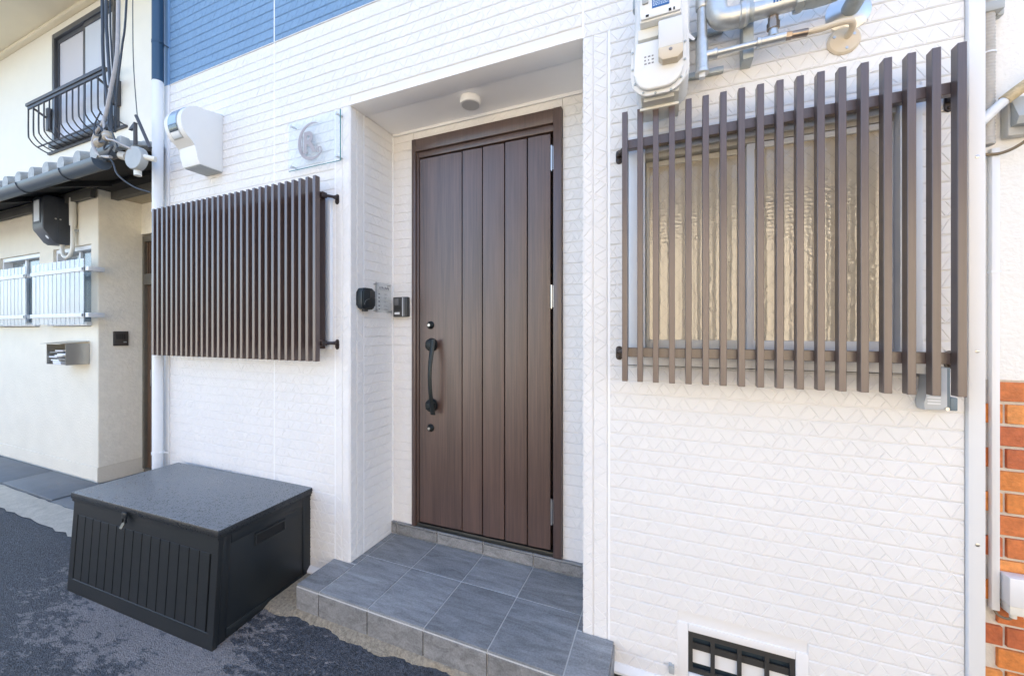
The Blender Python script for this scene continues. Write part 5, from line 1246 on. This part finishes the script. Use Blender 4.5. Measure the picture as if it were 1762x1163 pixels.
# ---- fittings on the right house
fc = thing('flexible_conduit', 'ribbed grey flexible conduit beside the white corner trim', 'conduit', (0.945, 0.07, 1.98))
def ribbed(b):
    prof = []; z = 0.0; L_ = 3.0
    while z < L_: prof += [(z, 0.0165), (z + 0.004, 0.0185), (z + 0.008, 0.0165)]; z += 0.010
    b.lathe((0.943, 0.072, 1.985), (0, 0, 1), prof, 14)
part('hose', M_FLEX, ribbed, 60, fc)
part('saddle', M_GREYPL, lambda b: (b.box(0.924, 0.972, 0.05, 0.099, 2.395, 2.425, 0.003), b.box(0.968, 0.985, 0.075, 0.099, 2.39, 2.415, 0.003)), 28, fc)
part('tie', M_WPIPE, lambda b: b.lathe((0.943, 0.072, 2.270), (0, 0, 1), [(0, 0.020), (0.005, 0.020)], 14), 28, fc)
cd = thing('cable_duct', 'slim white vertical cable duct running down over the brick tiles', 'cable duct', (0.958, 0.09, 0.53))
part('duct', M_TRIM, lambda b: b.box(0.9585, 0.9785, 0.080, 0.0955, 0.520, 1.978, 0.003), 28, cd)
part('duct_joint', M_WPIPE, lambda b: b.box(0.9572, 0.9798, 0.0787, 0.0958, 1.585, 1.592), 28, cd)
wp = thing('wall_pipe', 'white wall pipe with a taped rusty joint slanting up from the trim', 'pipe', (0.94, 0.05, 2.05))
part('pipe', M_WPIPE, lambda b: b.tube([(0.915, 0.045, 2.050), (0.960, 0.04, 2.100), (1.06, 0.03, 2.185), (1.35, 0.02, 2.44)], 0.0135, 14, 4), 40, wp)
part('taped_joint', M_RUSTP, lambda b: b.tube([(0.963, 0.04, 2.104), (0.990, 0.037, 2.127), (1.010, 0.035, 2.143)], 0.0162, 14, 3), 40, wp)
ob = thing('outlet_box', 'grey weatherproof outlet box on the stucco wall at the right edge', 'outlet box', (1.02, 0.08, 2.0))
part('box', mat('outlet_grey', (0.52, 0.52, 0.50), 0.55, var=0.08), lambda b: b.box(0.988, 1.10, 0.068, 0.0995, 2.005, 2.125, 0.006), 28, ob)
part('cover', M_GREYPL, lambda b: b.prism([(0.067, 2.120), (0.035, 2.050), (0.045, 2.030), (0.067, 2.030)], 'x', 0.992, 1.096, 0.003, 2), 28, ob)
part('plug', M_WPIPE, lambda b: (b.cyl((1.030, 0.045, 2.045), (1.022, 0.040, 2.015), 0.011, n=12), b.cyl((1.040, 0.055, 2.050), (1.030, 0.045, 2.040), 0.014, n=12)), 28, ob)
bc = tag(B().tube([(1.023, 0.040, 2.018), (1.020, 0.045, 1.985), (1.000, 0.06, 1.965), (0.975, 0.075, 1.957), (0.945, 0.08, 1.960), (0.918, 0.085, 1.966)], 0.0048, 8, 6).obj('power_cable', M_BROWNC, None, 60), 'brown power cable drooping from the outlet box plug', 'cable')
lb2 = thing('wall_box', 'white plastic wall box over the brick tiles at the foot of the cable duct', 'box', (1.03, 0.08, 0.52))
part('box', M_TRIM, lambda b: b.box(0.981, 1.10, 0.050, 0.094, 0.556, 0.645, 0.005), 28, lb2)
part('base', M_CREAMPL, lambda b: (b.box(0.985, 1.095, 0.056, 0.094, 0.528, 0.5555, 0.003), b.cyl((1.00, 0.07, 0.515), (1.00, 0.07, 0.530), 0.008, n=10), b.cyl((1.03, 0.07, 0.517), (1.03, 0.07, 0.530), 0.006, n=10)), 28, lb2)
part('lead', M_BROWNC, lambda b: b.tube([(0.968, 0.088, 0.522), (0.974, 0.080, 0.508), (0.990, 0.070, 0.508), (1.000, 0.07, 0.520)], 0.004, 8, 5), 40, lb2)

# =================================================================== the sunlit house across the lane (behind the camera; it shows in the panes)
OY = -4.9; OX0 = -1.9
oh = thing('beige_house', 'beige corrugated house across the lane, mirrored in the frosted window', 'house', (3.5, -6.5, 0))
def corr(b):
    x = OX0; top = []; z1 = 3.75
    while x < 9.0:
        top += [(x, OY), (x + 0.040, OY), (x + 0.055, OY + 0.022), (x + 0.105, OY + 0.022), (x + 0.120, OY)]; x += 0.16
    for i in range(len(top) - 1):
        (xa, ya), (xb, yb) = top[i], top[i + 1]
        b.quad((xa, ya, 0.35), (xb, yb, 0.35), (xb, yb, z1), (xa, ya, z1))
part('corrugated_wall', mat('corrugated_beige', (0.72, 0.61, 0.45), 0.5, var=0.10, vscale=1.5), corr, 0, oh)
part('plinth', mat('plinth_concrete', (0.42, 0.37, 0.31), 0.85, var=0.1), lambda b: b.box(OX0, 9.0, OY - 0.1, OY + 0.03, 0.0, 0.36), 0, oh)
part('body', M_CORE, lambda b: b.box(OX0 + 0.01, 9.0, OY - 5.0, OY - 0.05, 0.0, 3.75), 0, oh)
part('roof', mat('roof_brown', (0.10, 0.085, 0.07), 0.7, var=0.2), lambda b: b.prism([(OY + 0.45, 3.78), (OY + 0.45, 3.90), (OY - 2.5, 5.0), (OY - 5.4, 3.90), (OY - 5.4, 3.78)], 'x', OX0 - 0.3, 9.3), 0, oh)
for x in (5.0, 7.8):
    ow = part('window', M_ALUW, lambda b: (b.box(x - 0.85, x - 0.80, OY - 0.02, OY + 0.06, 1.1, 2.3), b.box(x + 0.80, x + 0.85, OY - 0.02, OY + 0.06, 1.1, 2.3), b.box(x - 0.8, x + 0.8, OY - 0.02, OY + 0.06, 2.25, 2.3), b.box(x - 0.8, x + 0.8, OY - 0.02, OY + 0.06, 1.1, 1.15), b.box(x - 0.02, x + 0.02, OY - 0.02, OY + 0.058, 1.15, 2.25)), 0, oh)
    WORLD[ow.name] = Matrix.Identity(4)
    part('pane', MATS['dark_glass'], lambda b: b.box(x - 0.8, x + 0.8, OY + 0.026, OY + 0.032, 1.15, 2.25), 0, ow)
od = part('door', M_DOORL, lambda b: b.box(-1.6, -0.65, OY + 0.024, OY + 0.05, 0.05, 2.1), 0, oh)

gw = thing('garden_wall', 'low pale wall added out of view across the lane to bounce warm light', 'wall', (-7.0, OY, 0))
part('wall', mat('block_wall', (0.66, 0.60, 0.50), 0.85, var=0.1, vscale=3, bump=0.4, bscale=60), lambda b: b.box(-14.0, OX0 - 0.4, OY - 0.12, OY, 0.0, 1.42), 0, gw)  # unseen wall added to throw warm light onto the street front
part('coping', M_CONC, lambda b: b.box(-14.0, OX0 - 0.38, OY - 0.15, OY + 0.03, 1.421, 1.50, 0.006), 28, gw)
